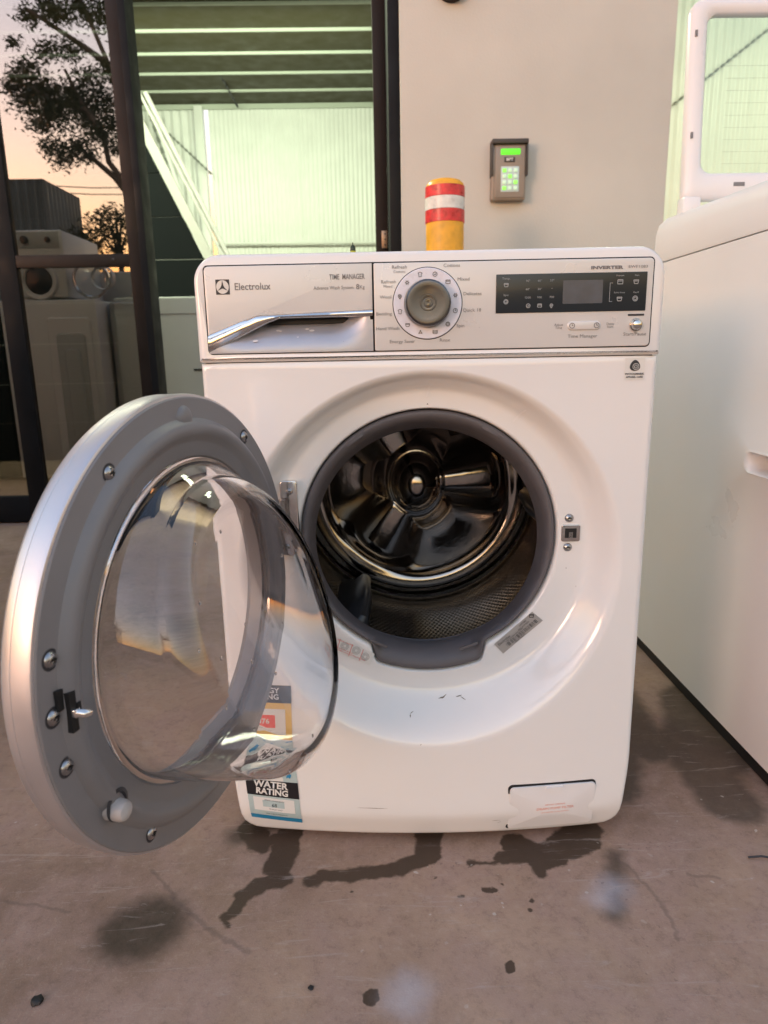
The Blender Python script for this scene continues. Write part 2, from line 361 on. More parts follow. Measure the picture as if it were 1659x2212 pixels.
    # scuffs and hairline cracks: thin arcs, ragged
    ar = caps([(-.412, -.049, -.37, -.10, .0012), (-.37, -.10, -.31, -.155, .0015), (-.31, -.155, -.245, -.199, .0018), (.27, -.05, .30, -.13, .0008), (.30, -.13, .30, -.2, .0008), (-.6, -.1, -.5, -.12, .0007), (.36, -.09, .40, -.10, .001)])
    col = mix(mathn('MULTIPLY', mr(ar, .0035, 0), .42), col, (.12, .085, .07))
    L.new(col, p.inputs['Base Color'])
    ro = mathn('SUBTRACT', mr(n2, .3, .7, .58, .8), mathn('MULTIPLY', wm, .16)); p.inputs['Specular IOR Level'].default_value = .28; L.new(ro, p.inputs['Roughness'])
    hgt = mathn('ADD', mathn('MULTIPLY', n2, .6), mathn('ADD', mathn('MULTIPLY', n3, .25), mathn('MULTIPLY', n4, .12)))
    b = N.new('ShaderNodeBump'); b.inputs['Strength'].default_value = .6; b.inputs['Distance'].default_value = .004; L.new(hgt, b.inputs['Height']); L.new(b.outputs[0], p.inputs['Normal'])
    return m
V = []; Fc = []
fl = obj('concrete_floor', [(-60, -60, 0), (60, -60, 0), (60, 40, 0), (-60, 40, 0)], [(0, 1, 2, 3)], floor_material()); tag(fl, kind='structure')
# grit and debris bits on the floor
for (x, y, s, lb) in ((-.483, -.256, .007, 'black crumb of grit on the concrete at bottom left'), (-.164, -.251, .0035, 'tiny black pebble on the bare concrete below the open door')):
    bm = bmesh.new(); bmesh.ops.create_icosphere(bm, subdivisions=2, radius=s)
    for v in bm.verts: v.co *= 1+.5*mnoise.noise(v.co*400+Vector((x*50, y, 0))); v.co.z *= .5
    tag(frombm('grit', bm, black, None, 60, (x, y, s*.3)), lb, 'grit')
tg = tube('twig', [(.46, -.065, .003), (.478, -.067, .006), (.497, -.070, .004), (.507, -.066, .003)], .0015, inkd); tag(tg, 'thin dark twig on the floor beside the top loader', 'twig')

# ------------------------------------------------------------------ main washing machine
WM = empty('washing_machine', (0, 0, 0), -.028934)
tag(WM, 'white front loading washing machine in the centre with its round door swung open', 'washing machine')
HW = .3; SEAM = .7235; TOP = .857; ZB = .010
DC, DR = .440, .270; GC, GR = .4715, .183       # dish outer circle, gasket circle
def tabr(a):  # a: angle in the x,z plane; the drip tab at the bottom
    d = abs((a+PI/2+PI) % (2*PI)-PI)
    return .0235*(1-sm(.37, .50, d))
def base(x, z):
    bulge = .004*(1-(x/HW)**2) + .021*(1-(x/HW)**2)*sm(.72, .10, z)
    y = -bulge
    y += .42*(.5*((.056-z)+math.sqrt((.056-z)**2+.00004)))-.42*.00018
    return y
def ring_pt(s, a):
    cz = GC+(DC-GC)*s; r = GR+(DR-GR)*s+tabr(a)*max(0, 1-s*3); return r*math.cos(a), cz+r*math.sin(a)
def dishy(s, x, z):
    k = sm(.45, 1.0, s)
    d = .034*(1-k)
    if s < .06: d += .012*(1-s/.06)**2
    return d + base(x, z)*sm(.3, 1, s)
def surf(x, z):
    lo, hi = 0., 1.
    def g(s): cz = GC+(DC-GC)*s; return math.hypot(x, z-cz)-(GR+(DR-GR)*s)
    if g(1) > 0: return base(x, z)
    if g(0) < 0: return .034
    for _ in range(22):
        m_ = (lo+hi)/2
        if g(m_) > 0: lo = m_
        else: hi = m_
    return dishy((lo+hi)/2, x, z)
NA = 288
def bound(a):
    "front panel outline hit by a ray at angle a from the dish centre"
    dx, dz = math.cos(a), math.sin(a); lo, hi = .2, .7
    def inside(t):
        x, z = abs(dx*t), DC+dz*t
        if z > SEAM-.0012 or z < ZB: return False
        hw = HW - .007*sm(.14, .03, z)
        if x > hw: return False
        R = .028; cz = ZB+R; cx = HW-.007-R
        if z < cz and x > cx and math.hypot(x-cx, z-cz) > R: return False
        return True
    for _ in range(30):
        m_ = (lo+hi)/2
        if inside(m_): lo = m_
        else: hi = m_
    return dx*lo, DC+dz*lo
angs = [2*PI*k/NA for k in range(NA)]
for cx_, cz_ in ((HW, SEAM-.0012), (-HW, SEAM-.0012)):           # put a vertex exactly on the upper corners
    a = math.atan2(cz_-DC, cx_) % (2*PI); i = min(range(NA), key=lambda k: abs(angs[k]-a)); angs[i] = a
loops = []
loops.append([(p[0], .075, p[1]) for p in (ring_pt(0, a) for a in angs)])
for s in [0, .02, .04, .06, .1, .2, .3, .4, .45, .5, .55, .6, .65, .7, .75, .8, .85, .9, .94, .97, 1.0]:
    l = []
    for a in angs:
        x, z = ring_pt(s, a); l.append((x, dishy(s, x, z), z))
    loops.append(l)
bd = [bound(a) for a in angs]; rp = [ring_pt(1, a) for a in angs]
ER = .010
for q in [.02, .05, .09, .13, .18, .24, .30, .36, .42, .48, .54, .59, .64, .69, .73, .77, .81, .84, .87, .9, .93, .96, .98, 1.0]:
    l = []
    for (bx, bz), (rx, rz) in zip(bd, rp):
        d = math.hypot(bx-rx, bz-rz); f = max(0, d-ER)/d*q; x = rx+(bx-rx)*f; z = rz+(bz-rz)*f; l.append((x, base(x, z), z))
    loops.append(l)
for k in range(1, 6):
    a_ = PI/2*k/5; l = []
    for (bx, bz), (rx, rz) in zip(bd, rp):
        d = math.hypot(bx-rx, bz-rz); f = (d-ER+ER*math.sin(a_))/d; x = rx+(bx-rx)*f; z = rz+(bz-rz)*f
        top = bz > SEAM-.003 and abs(bx) < HW-.012
        e = (.0025 if top else ER)*(1-math.cos(a_)); l.append((x, base(x, z)+e, z))
    loops.append(l)
loops.append([(bx, .04, bz) for bx, bz in bd])
front = rings('front_panel', loops, enamel, WM, 50)
# cabinet: sides, top and back of painted steel behind the plastic front
cab = prism('cabinet', rrect(-.2965, .2965, .022, .850, (.004, .004, .012, .012)), .030, .590, enamel2, WM, .002)
# hollow space: give the cabinet an open front by removing its front cap
bm = bmesh.new(); bm.from_mesh(cab.data)
bmesh.ops.delete(bm, geom=[f for f in bm.faces if f.normal.y < -.9 and f.calc_center_median().y < .05], context='FACES'); bm.to_mesh(cab.data); bm.free()
for x in (-.24, .24):
    for y in (.06, .54): lathe('foot', [(.0, 0), (.022, 0), (.022, .012), (.014, .014), (.014, .024)], black, WM, 20, (0, 0), False, True, 35, (x, y, 0), (PI/2, 0, 0)) if False else box('foot', x-.02, x+.02, y-.02, y+.02, .0, .024, black, WM, .004)
# upper fascia
fas = rrect(-HW, HW, SEAM-.0002, TOP, (.003, .003, .034, .034), 10)
FAS = prism('fascia', fas, -.004, .06, enamel, WM, .0055)
box('seam_gap', -.294, .294, .008, .05, SEAM-.004, SEAM+.004, black, WM)
FY = -.004
flat = lambda x, z: FY
# plate recess line then the control plate
PG = prism('plate_gap', rrect(-.2868, .2853, .7333, .8440, .006), FY-.0003, FY+.001, black, WM)
CP = prism('control_plate', rrect(-.0697, .2838, .7348, .8425, (.002, .005, .005, .002)), FY-.0018, FY+.002, plate, WM, .0008)
PY = FY-.0018
# ---- detergent drawer
DX0, DX1, DZ0, DZ1 = -.2852, -.0720, .7348, .8425
def lowz(x):  # lower edge of the chrome strip
    if x < -.205: return .7362+(x+.2852)/(.0802)*(.7735-.7362)
    return .7735+.0038*sm(-.205, -.19, x)+(x+.205)*.006
def upz(x):
    if x < -.238: return .7575+(x+.2852)/(.0472)*(.7755-.7575)
    return .7755+.0052*sm(-.238, -.218, x)+(x+.238)*.034
xs = [DX0+(DX1-DX0)*i/60 for i in range(61)]
lp = [(x, upz(x)) for x in xs]+[(DX1, DZ1), (DX0+.005, DZ1), (DX0+.0015, DZ1-.0015), (DX0, DZ1-.005)]
DR_ = prism('detergent_drawer', lp, FY-.0018, FY+.012, plate, WM, .0008)
V = []; Fc = []
for x in xs:
    a, b = lowz(x), upz(x); h = b-a
    for (f, y) in ((0, .012), (0, -.0005), (.12, -.0030), (.5, -.0042), (.88, -.0030), (1, -.0015), (1, .012)):
        V.append((x, FY+y, a+h*f))
for i in range(60):
    for j in range(6): k = i*7+j; Fc.append((k, k+1, k+8, k+7))
obj('chrome_grip', V, Fc, chrome, DR_, 50)
V = []; Fc = []; nz = 22
for i, x in enumerate(xs):
    zt = lowz(x)+.0005
    for j in range(nz+1):
        v = j/nz; z = DZ0+(zt-DZ0)*v; hh = max(0, (zt-DZ0))/.042
        d = .028*(v**2.0)*min(1, hh)**1.5*(1-sm(-.125, -.076, x)*.96)*sm(-.283, -.235, x)
        V.append((x, FY-.0012+d, z))
for i in range(60):
    for j in range(nz): k = i*(nz+1)+j; Fc.append((k, k+1, k+nz+2, k+nz+1))
obj('grip_recess', V, Fc, scoopm, DR_, 60)
cutl = [(xs[0]+.001, DZ0+.0008)]+[(xs[-1]-.0008, DZ0+.0008)]+[(x, max(DZ0+.001, lowz(x)+.001)) for x in xs[::-1][1:-1]]
cut = prism('cutter', cutl, -.02, .05, black, WM)
for o in (FAS, PG):
    md = o.modifiers.new('cut', 'BOOLEAN'); md.operation = 'DIFFERENCE'; md.object = cut; md.solver = 'EXACT'
    bpy.context.view_layer.update(); nm = bpy.data.meshes.new_from_object(o.evaluated_get(bpy.context.evaluated_depsgraph_get())); o.modifiers.clear(); o.data = nm
bpy.data.objects.remove(cut)
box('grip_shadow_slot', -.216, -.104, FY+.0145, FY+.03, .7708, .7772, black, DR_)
# logo: black square, pale disc, three blades
lx, lz = -.2622, .8173
sq = prism('logo', rrect(lx-.0088, lx+.0088, lz-.0092, lz+.0092, .0003, 1), PY-.0004, PY, inkd, DR_)
disc = [(lx+.0080*math.cos(a*PI/24), lz+.0083*math.sin(a*PI/24)) for a in range(48)]
fan('logo_disc', disc, plate, DR_, lambda x, z: PY-.0008, 0)
star = []
for k in range(3):
    a0 = math.radians(60+120*k)
    for da, r in ((-.0, .0081), (PI/3*.8, .0026), (PI/3, .0018), (PI/3*1.2, .0026)): star.append((lx+r*math.cos(a0+da), lz+r*math.sin(a0+da)))
star = [(lx+r*math.cos(math.radians(a)), lz+r*math.sin(math.radians(a))) for a, r in ((90, .0082), (120, .0024), (180-30, .0019), (200, .0030), (215, .0081), (235, .0031), (270, .0018), (305, .0031), (325, .0081), (340, .0030), (30, .0019), (60, .0024))]
fan('logo_star', star, inkd, DR_, lambda x, z: PY-.0011, 0)
text('lettering', 'Electrolux', .0085, -.2475, .8170, ink, DR_, PY, 'LEFT', .92, .0001)
text('lettering', 'TIME  MANAGER', .0064, -.1260, .8265, ink, DR_, PY, 'LEFT', .66, .0001)
text('lettering', 'Advance Wash System', .0042, -.1465, .8136, ink, DR_, PY, 'LEFT', .92)
text('lettering', '8', .0062, -.0925, .8142, ink, DR_, PY, 'LEFT', 1.0, .0001)
text('lettering', 'Kg', .0042, -.0880, .8138, ink, DR_, PY, 'LEFT', 1.0)
# ---- dial
dcx, dcz = -.0017, .7922
ringo = lathe('program_dial', [(.0436, PY+.001), (.0436, PY-.0018), (.0428, PY-.0026), (.030, PY-.0026)], dialw, WM, 72, (dcx, dcz))
lathe('dial_shadow_line', [(.0447, PY-.0002), (.0436, PY-.0003)], black, ringo, 72, (dcx, dcz))
kp = [(.0290, PY-.001), (.0290, PY-.010), (.0282, PY-.0165), (.0262, PY-.0185), (.0245, PY-.0188)]
kp += [(.0200, PY-.0182), (.0150, PY-.0178), (.0105, PY-.0176), (.0100, PY-.0184), (.0093, PY-.0184), (.0088, PY-.0176), (.0060, PY-.0174), (.0055, PY-.0178), (.0050, PY-.0178), (.0045, PY-.0173), (.0005, PY-.0172)]
def knobmat():
    m = mat('turned_steel_knob', (.15, .145, .145), .26, 1); t = m.node_tree; N = t.nodes; L = t.links; p = N['Principled BSDF']
    tc = N.new('ShaderNodeTexCoord'); sx = N.new('ShaderNodeVectorMath'); sx.operation = 'SUBTRACT'; L.new(tc.outputs['Object'], sx.inputs[0]); sx.inputs[1].default_value = (0, 0, 0)
    sp = N.new('ShaderNodeSeparateXYZ'); L.new(sx.outputs[0], sp.inputs[0])
    at2 = N.new('ShaderNodeMath'); at2.operation = 'ARCTAN2'; L.new(sp.outputs[2], at2.inputs[0]); L.new(sp.outputs[0], at2.inputs[1])
    ml = N.new('ShaderNodeMath'); ml.operation = 'MULTIPLY'; L.new(at2.outputs[0], ml.inputs[0]); ml.inputs[1].default_value = 4
    sn = N.new('ShaderNodeMath'); sn.operation = 'SINE'; L.new(ml.outputs[0], sn.inputs[0])
    ln = N.new('ShaderNodeVectorMath'); ln.operation = 'LENGTH'; L.new(sx.outputs[0], ln.inputs[0])
    wv = N.new('ShaderNodeMath'); wv.operation = 'MULTIPLY'; L.new(ln.outputs['Value'], wv.inputs[0]); wv.inputs[1].default_value = 9000
    s2 = N.new('ShaderNodeMath'); s2.operation = 'SINE'; L.new(wv.outputs[0], s2.inputs[0])
    b = N.new('ShaderNodeBump'); b.inputs['Strength'].default_value = .08; b.inputs['Distance'].default_value = .0005; L.new(s2.outputs[0], b.inputs['Height']); L.new(b.outputs[0], p.inputs['Normal'])
    tg_ = N.new('ShaderNodeTangent'); tg_.direction_type = 'RADIAL'; tg_.axis = 'Y'; p.inputs['Anisotropic'].default_value = .85; L.new(tg_.outputs[0], p.inputs['Tangent'])
    return m
lathe('knob', kp, knobmat(), ringo, 72, (0, 0), False, True, 30, (dcx, 0, dcz))
names = [('Cottons', .0290, .8378), ('Mixed', .0440, .8210), ('Delicates', .0555, .8032), ('Quick 18', .0550, .7830), ('Spin', .0405, .7640), ('Rinse', .0205, .7465), ('Energy Saver', -.0345, .7457), ('Hand Wash', -.0530, .7622), ('Bedding', -.0575, .7805), ('Wool', -.0550, .8010), ('Refresh', -.0510, .8195), ('Mixed', -.0520, .8140), ('Refresh', -.0370, .8370), ('Cottons', -.0372, .8315)]
for i, (s, x, z) in enumerate(names):
    small = i in (11, 13); text('lettering', s, .0030 if small else .0041, x, z, ink, CP, PY, 'CENTER', 1.08)
# dial symbols, each a small glyph
def glyph(kind, x, z, s, m, parent, y):
    L_ = []
    def seg(a, b, w_=.00045):
        ax, az = a; bx, bz = b; q = math.hypot(bx-ax, bz-az) or 1; nx, nz_ = -(bz-az)/q*w_, (bx-ax)/q*w_
        L_.append([(x+ax+nx, z+az+nz_), (x+bx+nx, z+bz+nz_), (x+bx-nx, z+bz-nz_), (x+ax-nx, z+az-nz_)])
    def loop(pts): [seg(pts[i-1], pts[i]) for i in range(len(pts))]
    circ = lambda r, n=12, c=(0, 0): [(c[0]+r*math.cos(2*PI*k/n), c[1]+r*math.sin(2*PI*k/n)) for k in range(n)]
    if kind == 'circle': loop(circ(s)); seg((-s*.5, 0), (0, -s*.3)); seg((0, -s*.3), (s*.5, s*.3))
    elif kind == 'box': loop([(-s, -s*.8), (s, -s*.8), (s, s*.8), (-s, s*.8)]); seg((-s, s*.3), (s, s*.3))
    elif kind == 'clock': loop(circ(s)); seg((0, 0), (0, s*.7)); seg((0, 0), (s*.5, 0))
    elif kind == 'flower': [seg((s*.3*math.cos(a), s*.3*math.sin(a)), (s*math.cos(a), s*math.sin(a)), .0007) for a in [PI/3*k for k in range(6)]]
    elif kind == 'shirt': loop([(-s, s*.5), (-s*.4, s), (s*.4, s), (s, s*.5), (s*.55, s*.2), (s*.55, -s), (-s*.55, -s), (-s*.55, s*.2)])
    elif kind == 'swirl': loop(circ(s*.55)); loop(circ(s, 9))
    elif kind == 'tub': loop([(-s, s*.6), (-s*.7, -s*.8), (s*.7, -s*.8), (s, s*.6)]); seg((-s*.9, s*.2), (s*.9, s*.2))
    elif kind == 'lines': [seg((-s, s*q), (s, s*q)) for q in (-.7, -.1, .5)]; seg((-s, -s*.7), (-s, s*.9)); seg((s, -s*.7), (s, s*.9))
    elif kind == 'wool': loop(circ(s*.8, 8)); seg((-s*.6, -s*.5), (s*.6, s*.5)); seg((-s*.6, s*.5), (s*.6, -s*.5)); seg((-s*.4, -s), (s*.4, -s), .0009)
    elif kind == 'leaf': loop([(-s*.9, -s*.6), (-s*.3, s*.1), (0, s), (s*.3, s*.1), (s*.9, -s*.6), (0, -s*.4)])
    V = []; Fc = []
    for q in L_: k = len(V); V += [(a, y, b) for a, b in q]; Fc.append((k, k+1, k+2, k+3))
    return obj('symbol', V, Fc, m, parent)
kinds = ['circle', 'box', 'flower', 'clock', 'swirl', 'lines', 'leaf', 'tub', 'shirt', 'wool', 'flower', 'shirt']
for k, kd in enumerate(kinds):
    a = math.radians(75-30*k); glyph(kd, dcx+.0365*math.cos(a), dcz+.0365*math.sin(a), .0027, ink, ringo, PY-.0031)
# ---- display
DP = prism('display_panel', rrect(.0853, .2760, .7785, .8258, .0008, 2), PY-.0012, PY+.002, dispm, WM, .0004); DY = PY-.0012
prism('screen', rrect(.1700, .2205, .7885, .8170, .0008, 2), DY-.0003, DY, lcd, DP)
for s, x, z in (('Temp.', .0980, .8205), ('Spin', .0980, .8005)): text('lettering', s, .0026, x, z, inkdim, DP, DY, 'CENTER', 1.1)
glyph('tub', .0980, .8130, .0028, inkdim, DP, DY-.0004); glyph('swirl', .0980, .7925, .0028, inkdim, DP, DY-.0004)
rows = [('90°', '60°', '50°', .8172), ('40°', '30°', '*', .8070), ('1200', '900', '700', .7970)]
for a, b, c_, z in rows:
    for s, x in ((a, .1255), (b, .1405), (c_, .1560)): text('lettering', s, .0026, x, z, inkdim, DP, DY, 'CENTER', 1.1)
for kd, x in (('circle', .1265), ('box', .1410), ('wool', .1560)): glyph(kd, x, .7870, .0024, inkdim, DP, DY-.0004)
for s, x, z in (('Prewash', .2415, .8215), ('Stain', .2625, .8215), ('Extra Rinse', .2415, .8010), ('Rapid', .2625, .8010)): text('lettering', s, .0020, x, z, inkdim, DP, DY, 'CENTER', 1.05)
for kd, x, z in (('box', .2420, .8140), ('tub', .2620, .8140), ('tub', .2420, .7935), ('swirl', .2620, .7935)): glyph(kd, x, z, .0032, inkdim, DP, DY-.0004)
obj('bracket_line', [(.2290, DY-.0004, .7900), (.2296, DY-.0004, .7900), (.2296, DY-.0004, .8130), (.2290, DY-.0004, .8130), (.2296, DY-.0004, .8125), (.2330, DY-.0004, .8125), (.2330, DY-.0004, .8130), (.2296, DY-.0004, .8130), (.2296, DY-.0004, .7900), (.2330, DY-.0004, .7900), (.2330, DY-.0004, .7905), (.2296, DY-.0004, .7905)], [(0, 1, 2, 3), (4, 5, 6, 7), (8, 9, 10, 11)], inkdim, DP)
text('lettering', 'INVERTER', .0036, .2045, .8315, ink, CP, PY, 'LEFT', 1.75, .00025)
text('lettering', 'EWF1083', .0032, .2515, .8320, ink, CP, PY, 'LEFT', 1.35)
rk = prism('rocker_button', rrect(.1775, .2200, .7560, .7668, .0053, 8), PY-.0022, PY+.002, plate, WM, .0015)
for x in (.1832, .2145): glyph('clock', x, .7614, .0032, ink, rk, PY-.0027)
for s, x, z in (('Adjust\nTime', .1665, .7610), ('Delay\nStart', .2325, .7610)): text('lettering', s, .0030, x, z, ink, CP, PY, 'CENTER', 1.0)
text('lettering', 'Time Manager', .0042, .1975, .7482, ink, CP, PY, 'CENTER', 1.1)
text('lettering', 'Start/Pause', .0042, .2645, .7496, ink, CP, PY, 'CENTER', 1.1)
st = lathe('start_button', [(.0085, PY+.001), (.0085, PY-.001), (.0078, PY-.0022), (.0068, PY-.0012), (.0064, PY-.004), (.0052, PY-.0062), (.0028, PY-.0073), (.0004, PY-.0076)], chrome, WM, 40, (.2650, .7610), False, True)
box('led_window', .2545, .2750, PY-.0006, PY+.001, .7722, .7746, inkd, WM)
# ---- gasket
def gloop(f): return [f(a) for a in angs]
gl = []
for (rr_, cz, y, tb) in ((.1822, GC, .060, 1), (.1822, GC, .0385, 1), (.1805, GC, .0345, 1), (.1775, GC, .0335, .97), (.1745, GC-.001, .0350, .85), (.1715, GC-.003, .040, .55), (.1695, GC-.006, .052, .2), (.1682, GC-.010, .070, .0), (.1668, GC-.014, .080, 0), (.1672, GC-.014, .0845, 0), (.172, GC-.010, .088, 0), (.190, GC-.004, .090, 0), (.198, GC, .10, 0), (.190, GC, .112, 0), (.200, GC, .116, 0), (.262, GC, .118, 0)):
    gl.append([((rr_+tb*tabr(a))*math.cos(a), y, cz+(rr_+tb*tabr(a))*math.sin(a)) for a in angs])
GK = rings('door_gasket', gl, rubber, WM, 50)
for a in (125, 60, 245, 290):      # moulded pads on the gasket face
    a_ = math.radians(a); x0, z0 = .1765*math.cos(a_), GC-.002+.1765*math.sin(a_)
    box('gasket_pad', -.014, .014, -.0015, .003, -.0022, .0022, rubber, GK, .001, (x0, .0345, z0), (0, -(a_-PI/2), 0))
fan('arrow_mark', [(-.006, .6560), (.006, .6560), (0, .6635)], inkd, WM, surf, .0008)
# ---- drum
DRM = lathe('drum', [(.236, .112), (.240, .118), (.240, .425), (.236, .432)], steelp, WM, 120, (0, GC))
# small domes pressed into the drum wall
V = []; Fc = []
na, ny = 176, 34
for j in range(ny):
    y = .125+j*.0088
    for i in range(na):
        a = 2*PI*(i+.5*(j % 2))/na; ra = Vector((-math.cos(a), 0, -math.sin(a))); ta = Vector((-math.sin(a), 0, math.cos(a))); ya = Vector((0, 1, 0))
        c_ = Vector((.240*math.cos(a), y, GC+.240*math.sin(a))); k = len(V)
        V += [tuple(c_+(ta*math.cos(q)+ya*math.sin(q))*.0034) for q in [PI/3*e for e in range(6)]]
        V += [tuple(c_+(ta*math.cos(q)+ya*math.sin(q))*.0016+ra*.0018) for q in [PI/3*e for e in range(6)]]
        Fc += [(k+e, k+(e+1) % 6, k+6+(e+1) % 6, k+6+e) for e in range(6)] + [tuple(k+6+e for e in range(6))]
dm = obj('drum_dimples', V, Fc, steelp, DRM, 60); dm['kind'] = 'stuff'
# drum back: three armed spider pressed in steel with a hub dome
NR, NB = 130, 264; V = []; Fc = []
hub = (-.003, .484)
arms = [math.radians(x) for x in (-8+12, 118, 238)]
def backy(x, z):
    r = math.hypot(x, z-GC); hx, hz = x-hub[0], z-hub[1]; hr = math.hypot(hx*1.05, hz*.86)
    ha = math.atan2(hz, hx); arm = 0
    for a in arms:
        d = (ha-a+PI) % (2*PI)-PI
        if abs(d) < PI/2: w_ = .040+.24*max(0, hr-.05); arm = max(arm, (1 if a is arms[0] else .8 if a is arms[2] else .6)*math.exp(-abs(hr*math.sin(d)/w_)**3.2))
    core = math.exp(-(hr/.078)**4); a_ = max(arm, core)
    y = .452 - .064*a_*(1-sm(.140, .195, r))
    y -= .030*math.sqrt(max(0, 1-((r-.199)/.022)**2))                 # rim ring
    y += .005*math.exp(-((hr-.050)/.006)**2)                       # moat around the hub
    if hr < .044: y -= .036*math.sqrt(max(0, 1-(hr/.044)**2))
    return y
for i in range(NR+1):
    r = .236*(i/NR)**.9
    for k in range(NB):
        a = 2*PI*k/NB; x, z = r*math.cos(a), GC+r*math.sin(a); V.append((x, backy(x, z), z))
for i in range(NR):
    for k in range(NB): Fc.append((i*NB+k, i*NB+(k+1) % NB, (i+1)*NB+(k+1) % NB, (i+1)*NB+k))
obj('drum_back', V, Fc, steel, DRM, 60)
darkp = mat('dark_plastic', (.035, .035, .038), .35)
for a in (238, 358, 118):
    a_ = math.radians(a); R0 = .240; pr = []
    for y, h, hw in ((.122, .020, .026), (.14, .052, .024), (.24, .060, .022), (.36, .050, .024), (.40, .02, .026)):
        pr.append([(math.cos(a_)*(R0-d)-math.sin(a_)*t_, y, GC+math.sin(a_)*(R0-d)+math.cos(a_)*t_) for t_, d in ((-hw*1.7, -.002), (-hw, h*.35), (-.008, h*.95), (0, h), (.008, h*.95), (hw, h*.35), (hw*1.7, -.002))])
    rings('lifter', pr, darkp, DRM, 50, False, True, True)
# ---- latch plate, screws, hinge
def screw(x, y, z, parent, r=.006, rot=(0, 0, 0), m=screwm):
    o = lathe('screw', [(r*1.08, .0005), (r*1.05, -.0008), (r*.8, -.0024), (r*.42, -.0033), (r*.40, -.0022), (r*.16, -.0018)], m, parent, 24, (0, 0), False, True, 40, (x, y, z), rot)
    box('screw_slot', -r*.5, r*.5, -.0036, -.0015, -r*.10, r*.10, black, o); return o
LY = surf(.2030, .4755)
LP = prism('latch_plate', rrect(.1905, .2175, .4632, .4882, .003), LY-.0028, LY+.002, chrome, WM, .001)
box('latch_hole', .1955, .2120, LY-.0032, LY, .4690, .4830, black, LP); box('latch_tongue', .2010, .2065, LY-.0045, LY-.003, .4690, .4775, screwm, LP)
screw(.2012, surf(.2012, .4975)-.0003, .4975, WM, .0058); screw(.2008, surf(.2008, .4545)-.0003, .4545, WM, .0058)
HY = .030
HG = prism('door_hinge', rrect(-.2085, -.1840, .455, .560, .005), HY-.006, HY+.006, chrome, WM, .0015)
for z in (.545, .47): screw(-.1945, HY-.006, z, HG, .0045)
bm = bmesh.new(); bm_tube(bm, [(-.2045, HY-.015, .462), (-.2045, HY-.015, .535)], .0055, 16); bm_box(bm, -.230, -.2045, HY-.026, HY-.012, .466, .530, .003); frombm('hinge_knuckle', bm, screwm, HG, 40)
# groove marks moulded in the dish
for (x, z, L_, a) in ((.118, .636, .022, 50), (-.001, .672, .015, 78)):
    c_, s_ = math.cos(math.radians(a)), math.sin(math.radians(a)); w_ = .0011
    patch('moulded_mark', [(x-s_*w_, z+c_*w_), (x+s_*w_, z-c_*w_), (x+s_*w_+c_*L_, z-c_*w_+s_*L_), (x-s_*w_+c_*L_, z+c_*w_+s_*L_)], enamel2, WM, surf, .0008, 2, 10)
# ---- filter flap
def frx(x, z): return surf(x, z)
fl_ = rrect(.1168, .2455, .0260, .1028, (.003, .008, .006, .006), 5)
def conform(name, loop, y_off, m, parent, n=10):
    cx = sum(p[0] for p in loop)/len(loop); cz = sum(p[1] for p in loop)/len(loop); L_ = []
    for k in range(n+1):
        f = k/n; L_.append([(cx+(x-cx)*f, surf(cx+(x-cx)*f, cz+(z-cz)*f)-y_off, cz+(z-cz)*f) for x, z in loop])
    L_[0] = [(cx+(x-cx)*.001, surf(cx, cz)-y_off, cz+(z-cz)*.001) for x, z in loop]
    L_.append([(x+(x-cx)*.006, surf(x, z)-y_off+.0012, z+(z-cz)*.006) for x, z in loop])
    L_.append([(x+(x-cx)*.006, surf(x, z)+.004, z+(z-cz)*.006) for x, z in loop])
    return rings(name, L_, m, parent, 40)
conform('flap_gap', rrect(.1140, .2466, .0235, .1062, (.003, .008, .007, .007), 5), .0012, black, WM)
FL = conform('filter_flap', fl_, .0038, enamel2, WM)
conform('finger_notch', rrect(.170, .196, .0955, .1015, (.003, .003, .001, .001), 4), .0056, enamel2, FL, 3)
for s, h, z in (('BEFORE OPENING', .0024, .0720), ('DRAIN PUMP FILTER', .0040, .0655), ('LET WATER COOL DOWN', .0022, .0590)):
    text('lettering', s, h, .185, z, inko, FL, ax='CENTER', surf=surf, off=.0046, rot=.02, sx=1.1)
# ---- stickers
def sub(q, u0, v0, u1, v1):
    def P(u, v): return ((q[0][0]*(1-u)+q[1][0]*u)*(1-v)+(q[3][0]*(1-u)+q[2][0]*u)*v, (q[0][1]*(1-u)+q[1][1]*u)*(1-v)+(q[3][1]*(1-u)+q[2][1]*u)*v)
    return [P(u0, v0), P(u1, v0), P(u1, v1), P(u0, v1)]
WQ = [(-.2740, .0420), (-.1955, .0360), (-.2010, .1560), (-.2810, .1560)]
WS = patch('water_rating_sticker', WQ, stpale, WM, surf, .0008, 10, 16)
patch('blue_stripe', sub(WQ, 0, 0, 1, .075), stblue, WS, surf, .0012, 10, 2)
patch('white_box', sub(WQ, .10, .16, .90, .36), paper, WS, surf, .0012, 10, 4)
patch('inner_box', sub(WQ, .28, .225, .70, .32), stpale, WS, surf, .0015, 6, 2)
patch('black_band', sub(WQ, -.005, .385, 1.005, .615), stblack, WS, surf, .0013, 10, 4)
text('lettering', 'WATER', .0108, -.2400, .1040, paper, WS, surf=surf, off=.0018, bold=.0005, sx=.98, rot=-.07)
text('lettering', 'RATING', .0098, -.2385, .0918, paper, WS, surf=surf, off=.0018, bold=.0005, sx=.98, rot=-.07)
text('lettering', 'Water consumption', .0026, -.236, .0770, ink, WS, surf=surf, off=.0018, rot=-.07)
text('lettering', '68', .0058, -.236, .0690, inkd, WS, surf=surf, off=.0020, rot=-.07)
text('lettering', 'litres per wash', .0024, -.234, .0620, ink, WS, surf=surf, off=.0018, rot=-.07)
text('lettering', 'www.waterrating.gov.au', .0024, -.2335, .0530, inkd, WS, surf=surf, off=.0018, rot=-.07)
